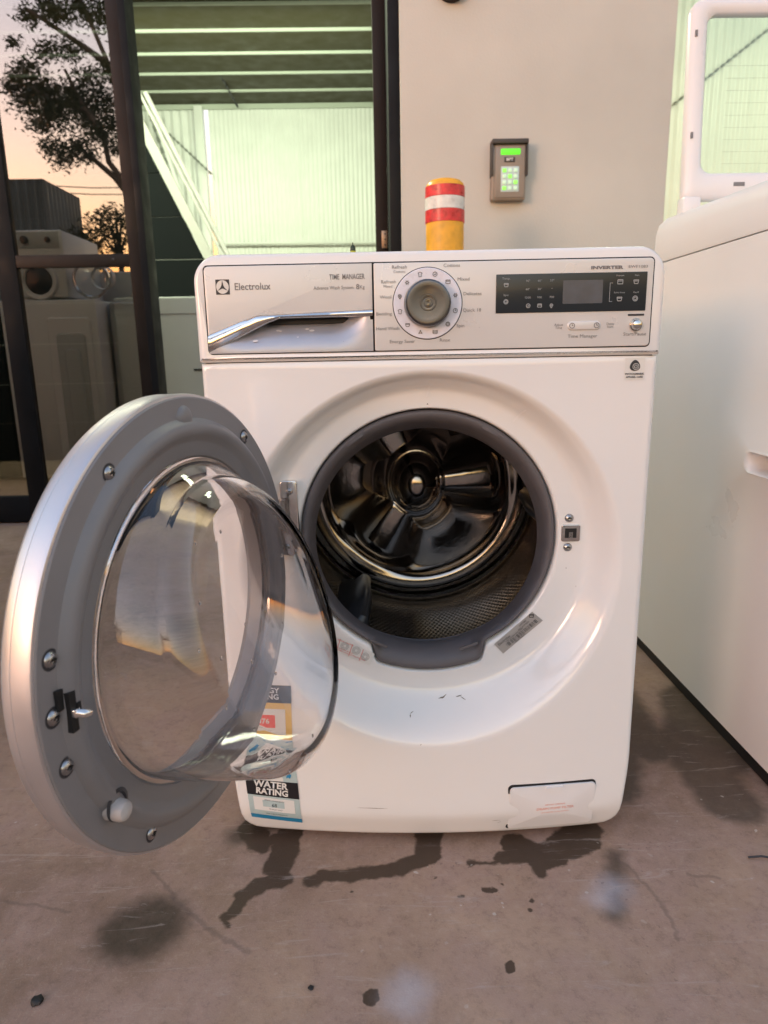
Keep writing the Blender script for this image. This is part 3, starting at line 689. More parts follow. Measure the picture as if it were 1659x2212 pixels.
lp = [(-.243+.023*math.cos(a*PI/20), .1110+.024*math.sin(a*PI/20)) for a in range(21)]
fan('white_dome', lp, paper, WS, surf, .0013)
for k, s in enumerate(('The more', 'stars the more', 'water efficient')): text('lettering', s, .0027, -.243, .1275-k*.0052, ink, WS, surf=surf, off=.0018, rot=-.04)
for a in (160, 122, 85, 48, 15):
    cx_, cz_ = -.243+.0315*math.cos(math.radians(a)), .1125+.0325*math.sin(math.radians(a))
    fan('star', [(cx_+(.0052 if k % 2 == 0 else .0022)*math.cos(PI/2+PI/5*k), cz_+(.0052 if k % 2 == 0 else .0022)*math.sin(PI/2+PI/5*k)) for k in range(10)], stblue, WS, surf, .0016)
fan('blue_corner', [(-.2165, .1490), (-.2020, .1490), (-.2020, .1590)], stblue, WS, surf, .0016)
EQ = [(-.2815, .1600), (-.2020, .1600), (-.2010, .2640), (-.2820, .2640)]
ES = patch('energy_rating_sticker', EQ, styel, WM, surf, .0008, 10, 14)
patch('black_band', sub(EQ, 0, .72, 1, 1), stblack, ES, surf, .0012, 10, 3)
patch('white_box', sub(EQ, .08, .18, .88, .62), paper, ES, surf, .0012, 10, 4)
patch('red_box', sub(EQ, .22, .30, .68, .52), stred, ES, surf, .0016, 10, 3)
text('lettering', 'ENERGY\nRATING', .0085, -.2415, .2500, paper, ES, surf=surf, off=.0018, bold=.0003)
text('lettering', '376', .0085, -.245, .2030, paper, ES, surf=surf, off=.0022, bold=.0003)
text('lettering', 'kWh per year', .0030, -.245, .1860, ink, ES, surf=surf, off=.0018)
BQ = [(.1114, .2908), (.1690, .3425), (.1528, .3565), (.0975, .3060)]
BS = patch('barcode_label', BQ, silverp, WM, surf, .0007, 14, 6)
ba = math.atan2(.3425-.2908, .1690-.1114)
for k in range(46):
    u = .17+k*.0165+random.uniform(-.003, .003); wv = random.choice((.003, .005, .009))
    patch('bar', sub(BQ, u, .16, u+wv, .46), inkd, BS, surf, .0010, 1, 1)
def lab(q, u, v): return sub(q, u, v, u, v)[0]
for s, u, v, h in (('Electrolux', .20, .74, .0042), ('EWF1083', .70, .82, .0026), ('PNC 914520001', .68, .63, .0024), ('TYPE 220-240V 50Hz 2200W', .42, .55, .0022), ('MADE IN THAILAND', .45, .09, .0018)):
    x, z = lab(BQ, u, v); text('lettering', s, h, x, z, inkd, BS, surf=surf, off=.0012, rot=ba, sx=.9)
x, z = lab(BQ, .93, .82); glyph('box', x, z, .003, inkd, BS, surf(x, z)-.0014)
NQ = [(-.1475, .3020), (-.0880, .2745), (-.0805, .2935), (-.1400, .3240)]
NS = patch('warning_label', NQ, paper, WM, surf, .0007, 12, 5)
na_ = math.atan2(.2745-.3020, .0595)
for s, u, v in (('Please check that the drain', .3, .34), ('is clear before every wash', .3, .20), ('CAUTION  CAUTION', .28, .86), ('Keep door closed', .70, .22)):
    x, z = lab(NQ, u, v); text('lettering', s, .0022, x, z, inkr, NS, surf=surf, off=.0012, rot=na_, sx=.9)
for u, v in ((.30, .62), (.58, .66), (.82, .5)):
    x, z = lab(NQ, u, v)
    for r in (.0062, .0046, .003):
        lathe('sketch_ring', [(r, surf(x, z)-.0012), (r-.0004, surf(x, z)-.0012)], ink, NS, 20, (x, z))
x, z = lab(NQ, .5, .5)
for u in (.15, .45, .72):
    patch('red_line', sub(NQ, u, .05, u+.012, .95), inkr, NS, surf, .0010, 1, 2)
# wool emblem sticker at top right
wsx, wsz = .2690, .7055
WL = patch('wool_sticker', [(.2560, .6915), (.2820, .6915), (.2820, .7200), (.2560, .7200)], paper, WM, surf, .0006, 6, 6)
wl = []
for k in range(40):
    a = 2*PI*k/40; r = .0062*(1+.18*math.sin(a-PI/2)*-1 if False else 1); wl.append((wsx+.0066*math.cos(a)*(1-.28*math.sin(a)), wsz+.0045+.0070*math.sin(a)))
fan('emblem', wl, inkd, WL, surf, .0012)
for q in (.0022, .0042):
    V = []
    lathe('emblem_line', [(q, surf(wsx, wsz)-.0018), (q-.0006, surf(wsx, wsz)-.0018)], paper, WL, 20, (wsx+.001, wsz+.003))
text('lettering', 'WOOLMARK', .0026, wsx, wsz-.0065, inkd, WL, surf=surf, off=.0012, sx=1.15, bold=.0001)
text('lettering', 'APPAREL CARE', .0022, wsx, wsz-.0105, inkd, WL, surf=surf, off=.0012, sx=1.05, bold=.0001)
# scuffs chipped in the dish and along the bottom
def scuff(x, z, l, h, a, m=dirt):
    lp = []
    for k in range(14):
        t_ = 2*PI*k/14; q = 1+.5*math.sin(k*7.3+x*900); u, v = l/2*math.cos(t_)*q, h/2*math.sin(t_)*(1+.4*math.sin(k*3.1)); lp.append((x+u*math.cos(a)-v*math.sin(a), z+u*math.sin(a)+v*math.cos(a)))
    return fan('scuff', lp, m, WM, surf, .0005)
for a in ((.0195, .2250, .010, .0018, .1), (.0225, .2265, .006, .0012, .6), (.0445, .2275, .008, .0011, .3), (.0505, .2255, .006, .0010, -.4), (-.029, .2070, .003, .0018, 1.2), (-.027, .2100, .004, .0009, .4), (-.015, .1760, .0022, .0010, .5), (.200, .4230, .0016, .0014, 0), (.215, .3955, .002, .0006, 0), (-.085, .0715, .045, .0009, -.02), (.098, .0440, .010, .0007, 0), (.103, .0395, .008, .0005, .6)): scuff(*a)
for (x, z, s) in ((-.196, .7628, .0016), (-.193, .7620, .0014), (-.158, .7640, .0018), (-.152, .7620, .0022), (-.225, .7500, .0022), (-.1700, .754, .001)):
    scuff_o = fan('water_spot', [(x+s*1.6*math.cos(k), z+s*.6*math.sin(k)) for k in [2*PI*i/10 for i in range(10)]], plate, WM, lambda x_, z_: FY+.026*(max(0, (z_-DZ0)/.042)**2.2)-.0016, 0)

# ---- the open door
DA = 1.84
RIM = .232
dprof = [(.170, -.022), (.172, -.030), (.190, -.0345), (.215, -.0350), (.2255, -.0335), (.2300, -.0300), (.2320, -.0265), (.2321, -.0200), (.2316, -.0196), (.2321, -.0192), (.2328, -.0050), (.2318, -.0015), (.2300, -.0008), (.228, -.0008)]
DOOR = lathe('door', dprof, alu, WM, 160, (0, 0), False, False, 40, (-.2600, -.2349, .4635), (0, 0, -DA))
gprof = [(.2298, -.002), (.2296, .0000), (.2285, .0012), (.2262, .0016), (.2105, .0016), (.2085, .0022), (.2040, .0075), (.2000, .0098), (.1950, .0102), (.1905, .0085), (.1860, .0052), (.1830, .0045), (.1740, .0042), (.1700, .0030), (.1672, .0000), (.1665, -.004), (.1665, -.024), (.170, -.030)]
lathe('inner_ring', gprof, greyp, DOOR, 160, (0, 0), False, False, 30)
for (x, z) in ((.1190, .1735), (-.1265, .1750), (.2105, .0450), (.2150, -.0010), (.2085, -.0480), (.1150, -.1790), (-.2140, .0600)):
    lathe('screw_recess', [(.0088, .0018), (.0066, .0019)], inkd, DOOR, 24, (x, z)); screw(x, .0016, z, DOOR, .0062, (0, 0, PI))
lathe('round_pad', [(.0135, .0014), (.0120, .0040), (.0080, .0062), (.003, .0066), (.0004, .0066)], greyp, DOOR, 32, (-.0020, .2080), False, True)
# latch hook in its slot
box('latch_slot', .1985, .2055, .0010, .0100, -.0190, .0150, black, DOOR); box('latch_slot', .2050, .2120, .0010, .0050, .0020, .0190, black, DOOR, 0); box('latch_slot', .1950, .1990, .0010, .0112, -.0080, .0040, black, DOOR, 0)
bm = bmesh.new(); bm_box(bm, .1990, .2050, .0, .014, -.0060, .0010, .001); bm_tube(bm, [(.202, .012, -.0025), (.2005, .019, -.0030), (.1970, .0205, -.0038), (.1935, .0190, -.0050)], [.0036, .0034, .0026, .0010], 8); frombm('latch_hook', bm, chrome, DOOR, 45)
lathe('pin_recess', [(.0145, .0088), (.0112, .0098), (.0095, .0080)], inkd, DOOR, 28, (.1650, -.1110))
lathe('round_pin', [(.0098, .0018), (.0096, .0150), (.0080, .0190), (.0045, .0212), (.0004, .0217)], mat('pale_grey_plastic', (.42, .39, .38), .4, noise=.1, nscale=90), DOOR, 28, (.1670, -.1145), False, True)
# glass bowl: thick moulded glass, face slanted back towards the top
def bowlpt(s, a, inner):
    t = .0042 if inner else 0
    R0, R1 = .1640-t, .1500-t
    def zc(r): return -.006
    def cap(z): return .092-.30*z+ (0 if not inner else -t)
    if s <= .5:                                   # side wall
        k = s/.5; r = R0+(R1-R0)*k**1.4; x, z = r*math.cos(a), r*math.sin(a)
        full = cap(R1*math.sin(a)*.96-.004)-.026; y = .0045+(full-.0045)*k
        return x, y, z
    k = (s-.5)/.5
    x1, z1 = R1*math.cos(a), R1*math.sin(a); full = cap(z1*.96-.004)-.026
    if k < .34:                                   # rounded corner
        q = k/.34*PI/2; r = R1-.026*(1-math.cos(q)); x, z = r*math.cos(a), r*math.sin(a)
        return x, full+.026*math.sin(q), z
    k2 = (k-.34)/.66; r = (R1-.026)*(1-k2)+.0004; x, z = r*math.cos(a), r*math.sin(a)
    edge = cap(z1*.96-.004); flatc = cap(0)
    y = flatc+(edge-flatc)*(r/(R1-.026)) + .007*(1-(r/(R1-.026))**2)
    return x, y, z
nb = 128; Ls = []
ss = [i/40 for i in range(41)]
for s in ss: Ls.append([bowlpt(s, 2*PI*k/nb, False) for k in range(nb)])
Lo = [[bowlpt(s, 2*PI*k/nb, True) for k in range(nb)] for s in ss][::-1]
flg = [[(r*math.cos(2*PI*k/nb), y, r*math.sin(2*PI*k/nb)) for k in range(nb)] for r, y in ((.1585, -.004), (.168, -.004), (.168, .003), (.1655, .0042))]
rings('glass_bowl', Ls+Lo+flg, bowlg, DOOR, 60, True)
# drips and beads of water on the glass
for (a, s) in ((.2, .62), (.5, .66), (.1, .7), (-.2, .64), (-.5, .68), (-.8, .63), (.9, .62), (1.2, .7), (-1.1, .6), (-.1, .8), (.35, .82), (-.6, .85), (2.3, .8), (-1.4, .7)):
    x, y, z = bowlpt(s, a, False); bm = bmesh.new(); bmesh.ops.create_icosphere(bm, subdivisions=2, radius=.0016)
    for v in bm.verts: v.co.x *= .8; v.co.z *= 1.3; v.co.y *= .6
    frombm('water_drop', bm, bowlg, DOOR, 60, (x, y+.0004, z))

# ------------------------------------------------------------------ bottle on top of the machine
bt = empty('bottle', (-.1185, .50, TOP-.006)); tag(bt, 'small dark necked yellow bottle standing behind the washer fascia, in front of the doorway', 'bottle')
bt.location = (-.104, .50, .850)
bp = [(.0, .0), (.016, 0), (.017, .004), (.017, .050), (.0155, .064), (.009, .078), (.0045, .088), (.0040, .094)]
L_ = [[(r*math.cos(2*PI*k/20), r*math.sin(2*PI*k/20), h) for k in range(20)] for r, h in [(q, t*.88) for q, t in bp]]; rings('bottle_body', L_, bottley, bt, 40)
L_ = [[(r*math.cos(2*PI*k/20), r*math.sin(2*PI*k/20), h) for k in range(20)] for r, h in ((.0056, .0765), (.0054, .078), (.0052, .080), (.0050, .083), (.0034, .086), (.0012, .088), (.001, .092))]; rings('bottle_cap', L_, bottleg, bt, 40, False, False, True)

# ------------------------------------------------------------------ top loader at right
TX = .578; TY0, TY1 = .035, .735; TX1 = 1.14
TL = empty('top_loading_washer', (.86, .38, 0)); tag(TL, 'white top loading washing machine at the right with its lid standing open', 'washing machine')
TL.location = (0, 0, 0)
# left side panel with a grip hole, built as rings from the hole to the panel edge (plane x = TX)
hc = (.205, .536); n = 96
hole = []; outer = []
hl = rrect(-.048, .048, -.016, .016, .016, 23)
out = []
A = [math.atan2(z, x) for x, z in hl]
def boxhit(a):
    dy, dz = math.cos(a), math.sin(a); t1 = ((TY1-hc[0]) if dy > 0 else (TY0-hc[0]))/dy if abs(dy) > 1e-6 else 9; t2 = ((.915-hc[1]) if dz > 0 else (.030-hc[1]))/dz if abs(dz) > 1e-6 else 9
    t = min(t1, t2); return hc[0]+dy*t, hc[1]+dz*t
for cy_, cz_ in ((TY0, .03), (TY1, .03), (TY1, .915), (TY0, .915)):
    a = math.atan2(cz_-hc[1], cy_-hc[0]); i = min(range(len(A)), key=lambda k: abs(A[k]-a)); A[i] = a
tlp = []
for d, o in ((.028, -.010), (.024, -.002), (.010, 0), (.003, .0), (.0, -.001)): pass
def lpz(sc, xo): return [(TX+xo, hc[0]+y*sc, hc[1]+z*sc) for y, z in hl]
Lp = [lpz(.80, .060), lpz(.86, .040), lpz(.92, .020), lpz(.97, .004), lpz(1.03, 0), lpz(1.15, -.0025), lpz(1.30, -.0015), lpz(1.42, 0)]
for f in (.25, .5, .75, 1.0):
    l = []
    for (y, z), a in zip(hl, A):
        oy, oz = boxhit(a); l.append((TX, (hc[0]+y*1.42)*(1-f)+oy*f, (hc[1]+z*1.42)*(1-f)+oz*f))
    Lp.append(l)
rings('side_panel', Lp, enamel2, TL, 40, False, True)
bx = box('body', TX+.0015, TX1, TY0, TY1, .030, .915, enamel2, TL, .004)
bm = bmesh.new(); bm.from_mesh(bx.data); bmesh.ops.delete(bm, geom=[f for f in bm.faces if f.normal.x < -.9], context='FACES'); bm.to_mesh(bx.data); bm.free()
box('base', TX+.006, TX1-.006, TY0+.006, TY1-.006, .002, .030, black, TL)
# top deck: rounded outer edge, rising slightly to the back
dk = []
for (ix, z) in ((0, .9172), (-.0015, .922), (0, .96), (.004, .980), (.016, .993), (.035, .998), (.06, .999)):
    dk.append([(x, y, z+(.020*(y-TY0)/(TY1-TY0) if z > .93 else 0)) for x, y in rrect(TX+ix, TX1-ix, TY0+ix, TY1+.012-ix, .03, 6)])
rings('top_deck', dk, enamel2, TL, 40, False, True, True)
# hinges, lid
tilt = math.radians(4)
lidp = empty('lid_hold'); bpy.data.objects.remove(lidp)
def lidframe():
    oo = rrect(.616, 1.13, 0, .400, (.012, .012, .030, .030), 8); ii = rrect(.652, 1.092, .055, .370, .022, 8)
    def lp(o, y): return [(x, y, z) for x, z in o]
    def off(o, d):
        cx = .862; cz = .2; return [(x+(d if x < cx else -d), z+(d if z < cz else -d)) for x, z in o]
    loops = [lp(off(ii, -.0), .020), lp(off(ii, -.000), .004), lp(off(ii, -.003), .000), lp(off(ii, -.012), -.0035), lp(off(oo, .012), -.0035), lp(off(oo, .003), .001), lp(oo, .007), lp(oo, .020), lp(off(oo, .006), .026), lp(off(ii, -.006), .026)]
    return rings('lid', loops, enamel2, TL, 40, True, False, False, (0, .680, 1.045), (tilt*-1, 0, 0))
LID = lidframe()
box('lid_glass', .650, 1.094, .008, .012, .053, .372, clearg, LID)
for k in range(9): box('glass_line', .70, 1.07, .0072, .0076, .075+k*.0245, .0754+k*.0245, galv, LID)
for z in (.130, .330): box('hinge_clip', .624, .6285, -.0055, -.002, z-.006, z+.006, ink, LID)
for x in (.735,): box('lid_catch', x-.012, x+.012, -.0050, -.002, .026, .034, ink, LID, .0005)
for x in (.63, 1.09): box('lid_hinge', x-.02, x+.02, .665, .700, 1.005, 1.050, enamel2, TL, .006)

# ------------------------------------------------------------------ concrete wall and things on it
cw = box('concrete_wall', .062, 1.076, 1.9, 2.2, 0, 5.4, concw, None, .004); tag(cw, 'beige painted concrete wall pier with an intercom keypad on it', 'wall')
kp_ = empty('door_keypad', (.466, 1.9, 1.389)); tag(kp_, 'grey metal entry keypad with glowing green display on the beige wall', 'keypad')
hs = prism('housing', rrect(-.067, .060, -.103, .092, .004), -.040, 0, keypadm, kp_, .003)
bm = bmesh.new(); bm_box(bm, -.069, .066, -.056, 0, .088, .104, .002); bm_box(bm, -.069, -.063, -.050, 0, -.02, .09, .001); bm_box(bm, .060, .066, -.050, 0, -.02, .09, .001); frombm('rain_hood', bm, keydark, kp_, 40)
prism('face_plate', rrect(-.056, .054, -.096, .084, .004), -.044, -.040, keypadm, kp_, .001)
box('display', -.035, .037, -.0455, -.044, .052, .072, lit_lcd, kp_, .001)
pl_ = box('brand_plate', -.022, .018, -.0455, -.044, .026, .044, keydark, kp_, .001); text('lettering', 'BPT', .010, -.002, .035, plate, kp_, -.0460, sx=1.1, bold=.0004)
ky = box('key_field', -.034, .034, -.0450, -.044, -.076, .012, mat('key_field_pale', (.45, .5, .5), .4, emit=(.6, .75, .7), es=.006), kp_, .001)
for r in range(4):
    for c_ in range(3):
        box('key', -.028+c_*.021, -.014+c_*.021, -.0490, -.0450, -.070+r*.0205, -.057+r*.0205, lit_keyg if (r+c_) % 3 == 0 else lit_key, kp_, .0015)
# small lamp whose foot just enters the frame top
bl = at(977, 0, 1.86)
wl_ = empty('wall_lamp', (bl.x, 1.9, bl.z+.064)); tag(wl_, 'brown round lamp housing high on the beige wall at the top edge', 'lamp')
lathe('lamp_body', [(.030, 0), (.058, -.004), (.056, -.030), (.045, -.045), (.0004, -.050)], bronze, wl_, 32, (0, 0), False, True)
# bollard
bo = empty('bollard', (.184, 1.5, 0)); tag(bo, 'yellow safety bollard with red and white reflective bands behind the washer', 'bollard')
def vl(name, prof, m, parent, n=48):
    return rings(name, [[(r*math.cos(2*PI*k/n), r*math.sin(2*PI*k/n), h) for k in range(n)] for r, h in prof], m, parent, 40)
R_ = .0625
vl('post', [(R_, 0), (R_, 1.252), (R_-.002, 1.262), (R_-.012, 1.272), (R_-.030, 1.277), (.001, 1.279)], yellowp, bo)
for z0, z1, m in ((1.143, 1.181, redp), (1.181, 1.220, whitep), (1.220, 1.254, redp)):
    vl('reflective_band', [(R_, z0), (R_+.0022, z0+.0008), (R_+.0022, z1-.0008), (R_, z1)], m, bo)
vl('base_flange', [(.11, 0), (.11, .010), (R_, .011)], yellowp, bo)

# ------------------------------------------------------------------ glazed front with doorway
GF = empty('glazed_doorway', (-.5, 2.2, 0)); tag(GF, 'dark bronze framed glass door and open doorway at the left', 'doorway'); GF.location = (0, 0, 0)
def fr(nm, x0, x1, y0, y1, z0, z1, m=bronze): return box(nm, x0, x1, y0, y1, z0, z1, m, GF, .0015)
fr('jamb', -.034, .018, 2.18, 2.28, 0, 2.9); fr('frame_cover', .0185, .0615, 1.93, 2.195, 0, 2.9, navy)
hg = box('hinge_plate', -.010, .014, 2.174, 2.180, 1.165, 1.235, brass, GF, .001)
for z in (1.178, 1.200, 1.222): lathe('hinge_screw', [(.0035, -.0005), (.002, -.0015), (.0003, -.0017)], inkd, hg, 12, (.004, z), False, True, 35, (0, 2.174, 0))
box('hinge_plate', -.010, .014, 2.174, 2.180, .25, .32, brass, GF, .001)
fr('stile', -1.082, -1.022, 2.185, 2.225, .005, 2.9); fr('frame_edge', -1.0215, -.992, 2.14, 2.26, 0, 2.9, navy)
fr('stile', -1.640, -1.560, 2.185, 2.225, .005, 2.9, navy); fr('rail', -1.560, -1.082, 2.187, 2.223, 1.112, 1.162)
fr('bottom_rail', -1.560, -1.082, 2.187, 2.223, .006, .125, navy); fr('rail', -3.2, -1.640, 2.187, 2.223, 1.112, 1.162); fr('bottom_rail', -3.2, -1.640, 2.187, 2.223, .006, .125, navy)
for nm, a in (('glass_pane', (-1.560, -1.082, .125, 1.112)), ('glass_pane', (-1.560, -1.082, 1.162, 2.9)), ('glass_pane', (-3.2, -1.640, .125, 1.112)), ('glass_pane', (-3.2, -1.640, 1.162, 2.9))):
    box(nm, a[0], a[1], 2.2045, 2.2055, a[2], a[3], tinted, GF)
lathe('rail_screw', [(.006, 0), (.004, -.002), (.0004, -.003)], inkd, GF, 16, (-1.15, 1.140), False, True, 35, (0, 2.187, 0))
box('head_rail', -3.2, .06, 2.19, 2.26, 2.9, 3.0, navy, GF)
ww = box('upper_wall', -12, .06, 2.0, 2.3, 3.0, 5.4, concw); tag(ww, 'beige wall above the glazed doorway', 'wall')
ww = box('side_wall', -12, -3.2, 2.0, 2.3, 0, 3.0, concw); tag(ww, 'beige wall left of the glass panels', 'wall')
ww = box('upper_wall', 1.078, 12, 2.0, 2.3, 4.2, 5.4, concw); tag(ww, 'beige wall above the roller opening at right', 'wall')

# ------------------------------------------------------------------ warehouse interior
IH = 5.0; IY = 12.6
WH = empty('warehouse', (0, 0, 0)); tag(WH, 'brightly lit white corrugated warehouse interior with an olive roof', 'building')
def sheet(x0, x1, y, z0, z1, pitch, amp, parent, name='wall_sheet'):
    V = []; Fc = []; nn = max(2, int(round((x1-x0)/pitch)))*6
    for i in range(nn+1):
        x = x0+(x1-x0)*i/nn; dy = amp*math.cos(2*PI*i/6); V += [(x, y+dy, z0), (x, y+dy, z1)]
    for i in range(nn): Fc.append((2*i, 2*i+2, 2*i+3, 2*i+1))
    return obj(name, V, Fc, corr, parent, 60)
xc = -2.83
x = xc+.02
while x < 2.4: sheet(x, x+.80, IY+(.004 if int(x*10) % 2 else 0), 0, 5.3, .08, .007, WH); x += .80
x = xc-.22
for k in range(4): sheet(x-1.2, x, IY+.01, 0, 5.3, .15, .02, WH); x -= 1.2
box('column', xc-.20, xc-.05, IY-.16, IY-.01, 0, 5.0, corr, WH, .003)
x = 2.4
while x < 9: sheet(x, x+.80, 7.0, 0, 5.05, .09, .007, WH); x += .80
box('end_wall', 2.34, 2.40, 6.99, IY, 0, 5.05, corr, WH)
box('roof_sheet', -8, 9.2, 2.3, IY+.1, IH+.052, IH+.09, olive, WH)
for k in range(14):
    y = IY-.73-k*.733
    if y < 2.6: break
    V = [(-8, y, IH+.052), (-8, y, IH+.018), (-8, y+.03, IH+.018), (-8, y+.03, IH+.03), (9.2, y, IH+.052), (9.2, y, IH+.018), (9.2, y+.03, IH+.018), (9.2, y+.03, IH+.03)]
    o = obj('purlin', V, [(0, 1, 5, 4), (1, 2, 6, 5), (2, 3, 7, 6)], purl, WH)
box('eave_strip', -8, 9.2, IY-.06, IY-.03, IH-.03, IH+.05, purl, WH)
box('left_wall', -8.1, -8, 2.3, IY, 0, 5.2, corr, WH); box('right_wall', 9.1, 9.2, 2.3, IY, 0, 5.2, corr, WH)
def beads(name, a, b, r, n, m, y=None):
    a, b = Vector(a), Vector(b); bm = bmesh.new(); bm_tube(bm, [a, b], r*.45, 6)
    for k in range(n):
        p = a+(b-a)*((k+.5)/n); h = (b-a)/n*.24; bm_tube(bm, [p-h, p+h], r, 6)
    return frombm(name, bm, m, WH, 50)
beads('brace_rod', at(354, 279, IY-.3), at(458, 377, IY-.3), .022, 12, galv)
beads('brace_rod', at(1452, 228, 6.93), at(1700, 32, 6.93), .014, 19, galv)
beads('brace_rod', at(398, 20, 9.6), at(514, 232, IY-.2), .022, 14, inkd)
tube('brace_rod', [at(330, 243, IY-.5), at(437, 560, IY-.5)], .045, corr, WH); beads('brace_rod', at(322, 243, IY-.55), at(430, 560, IY-.55), .03, 14, galv)
tube('pipe', [at(468, 527, IY-.1), at(815, 524, IY-.1)], .022, corr, WH)
# staircase with a dark boarded side seen beyond the doorway
ST = empty('staircase', (0, 0, 0)); tag(ST, 'white stair stringer running down to the right over a dark boarded side inside the doorway', 'staircase')
a, b = at(303, 288, 4.2), at(470, 612, 4.2); dd = (b-a).normalized(); a2 = a-dd*.12; b2 = b+dd*1.4
V = []; nrm = Vector((-dd.z, 0, dd.x)); 
for yy in (4.2, 4.24):
    for p, q in ((a2, 0), (b2, 0), (b2, .060), (a2, .060)): V.append((p.x+nrm.x*q, yy, p.z+nrm.z*q))
obj('stringer', V, [(0, 1, 2, 3), (7, 6, 5, 4), (0, 4, 5, 1), (2, 6, 7, 3), (1, 5, 6, 2), (0, 3, 7, 4)], corr, ST)
tube('handrail', [a2+Vector((.12, -.05, .12)), b2+Vector((.12, -.05, .12))], .018, corr, ST)
tube('handrail', [a2+Vector((.05, -.08, .20)), b2+Vector((.05, -.08, .20))], .010, corr, ST)
nb_ = 9
for k in range(nb_):
    z0, z1 = .0+k*.28, .275+k*.28
    def xe(z): return a2.x+(z-a2.z)*(b2.x-a2.x)/(b2.z-a2.z)-.01
    xr0, xr1 = xe(z0), xe(z1)
    V = [(-7.9, 4.205, z0), (xr0, 4.205, z0), (xr1, 4.205, z1), (-7.9, 4.205, z1), (-7.9, 4.23, z0), (xr0, 4.23, z0), (xr1, 4.23, z1), (-7.9, 4.23, z1)]
    obj('side_board', V, [(0, 1, 2, 3), (7, 6, 5, 4), (0, 4, 5, 1), (3, 2, 6, 7), (1, 5, 6, 2)], darkint, ST)
tube('chain_conduit', [at(318, 440, 3.9), at(322, 520, 3.9), at(327, 560, 3.9), at(329, 700, 3.9)], .008, galv, ST)

# ------------------------------------------------------------------ machines standing inside, seen through the glass
def front_loader(x0, x1, y0, y1, z0, z1, label, m=appl, port=None, group=None):
    E_ = empty('washing_machine', ((x0+x1)/2, y0, z0)); tag(E_, label, 'washing machine'); E_.location = (0, 0, 0)
    box('body', x0, x1, y0, y1, z0, z1, m, E_, .012)
    if port:
        cx, cz, r = port
        lathe('door_ring', [(r, y0+.002), (r, y0-.012), (r*.94, y0-.022), (r*.78, y0-.020), (r*.70, y0-.004)], appl, E_, 40, (cx, cz))
        lathe('door_glass', [(r*.72, y0-.006), (r*.4, y0-.012), (.001, y0-.014)], dispm, E_, 40, (cx, cz), False, False)
        box('control_strip', x0+.02, x1-.02, y0-.004, y0, z1-.10, z1-.012, appl2, E_, .002)
        lathe('knob', [(.022, y0), (.022, y0-.018), (.0004, y0-.019)], dispm, E_, 20, (x0+(x1-x0)*.35, z1-.055), False, True)
        lathe('knob', [(.016, y0), (.016, y0-.014), (.0004, y0-.015)], dispm, E_, 20, (x0+(x1-x0)*.75, z1-.055), False, True)
    return E_
def mirror_out(E_, grp='washing machines mirrored in the glass'):
    "moves a thing laid out where its reflection shows to its real place in the yard in front of the glass"
    def rec(o):
        for c_ in [x for x in bpy.data.objects if x.parent == o]:
            k = c_.location.y
            for v in c_.data.vertices: v.co.y = -v.co.y
            c_.data.flip_normals(); c_.location.y = (4.41-k) if o == E_ else -k; rec(c_)
    rec(E_)
KX = 1.10      # virtual depth a little beyond the pane
e0 = front_loader(-2.16, -1.83, 3.35, 3.9, 1.085, 1.46, 'white front loader stacked on another machine, mirrored in the upper left pane', appl, (-1.990, 1.18, .110)); mirror_out(e0)
e1 = front_loader(-2.22, -1.66, 3.30, 3.9, .02, 1.070, 'pale machine with stepped embossed panel mirrored in the lower pane', appl)
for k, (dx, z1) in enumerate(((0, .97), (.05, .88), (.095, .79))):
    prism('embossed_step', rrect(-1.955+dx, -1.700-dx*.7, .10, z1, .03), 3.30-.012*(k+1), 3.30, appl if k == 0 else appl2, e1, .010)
for z in (.93, .72): lathe('round_hole', [(.018, 3.299), (.0005, 3.299)], black, e1, 20, (-2.10, z), False, True)
mirror_out(e1)
gw = empty('glass_door_bowl', (0, 0, 0)); tag(gw, 'round glass washer door mirrored above the pale machines in the lower pane', 'washer door')
lathe('door_rim', [(.105, 3.40), (.109, 3.39), (.109, 3.37), (.098, 3.36), (.090, 3.37)], chrome, gw, 40, (-1.70, 1.185)); lathe('glass', [(.092, 3.37), (.08, 3.34), (.045, 3.32), (.0005, 3.315)], clearg, gw, 40, (-1.70, 1.185))
lathe('inner_ring', [(.070, 3.36), (.064, 3.33), (.058, 3.36)], appl, gw, 40, (-1.62, 1.19)); mirror_out(gw)
mirror_out(front_loader(-1.64, -1.20, 3.45, 4.0, .02, 1.06, 'plain grey machine right of the embossed one, mirrored in the lower pane', appl2))
mirror_out(front_loader(-2.15, -1.25, 4.0, 4.5, .02, 1.30, 'grey box added behind the mirrored row to cover the bright horizon', appl2))  # added to cover the orange horizon gap between the mirrored machines
mirror_out(front_loader(-2.9, -2.26, 3.35, 3.9, .02, 1.05, 'black box added at the far left to darken the lower pane reflection', darkint))  # added dark body; blackens what the lower pane reflects
gb = front_loader(-1.365, -.60, 2.75, 3.3, .02, 1.030, 'plain grey cabinet standing just inside the open doorway', appl2)
box('handle_slot', -.985, -.90, 2.744, 2.75, .660, .670, black, gb); box('edge_strip', -1.362, -.603, 2.746, 2.75, .945, .948, ink, gb)

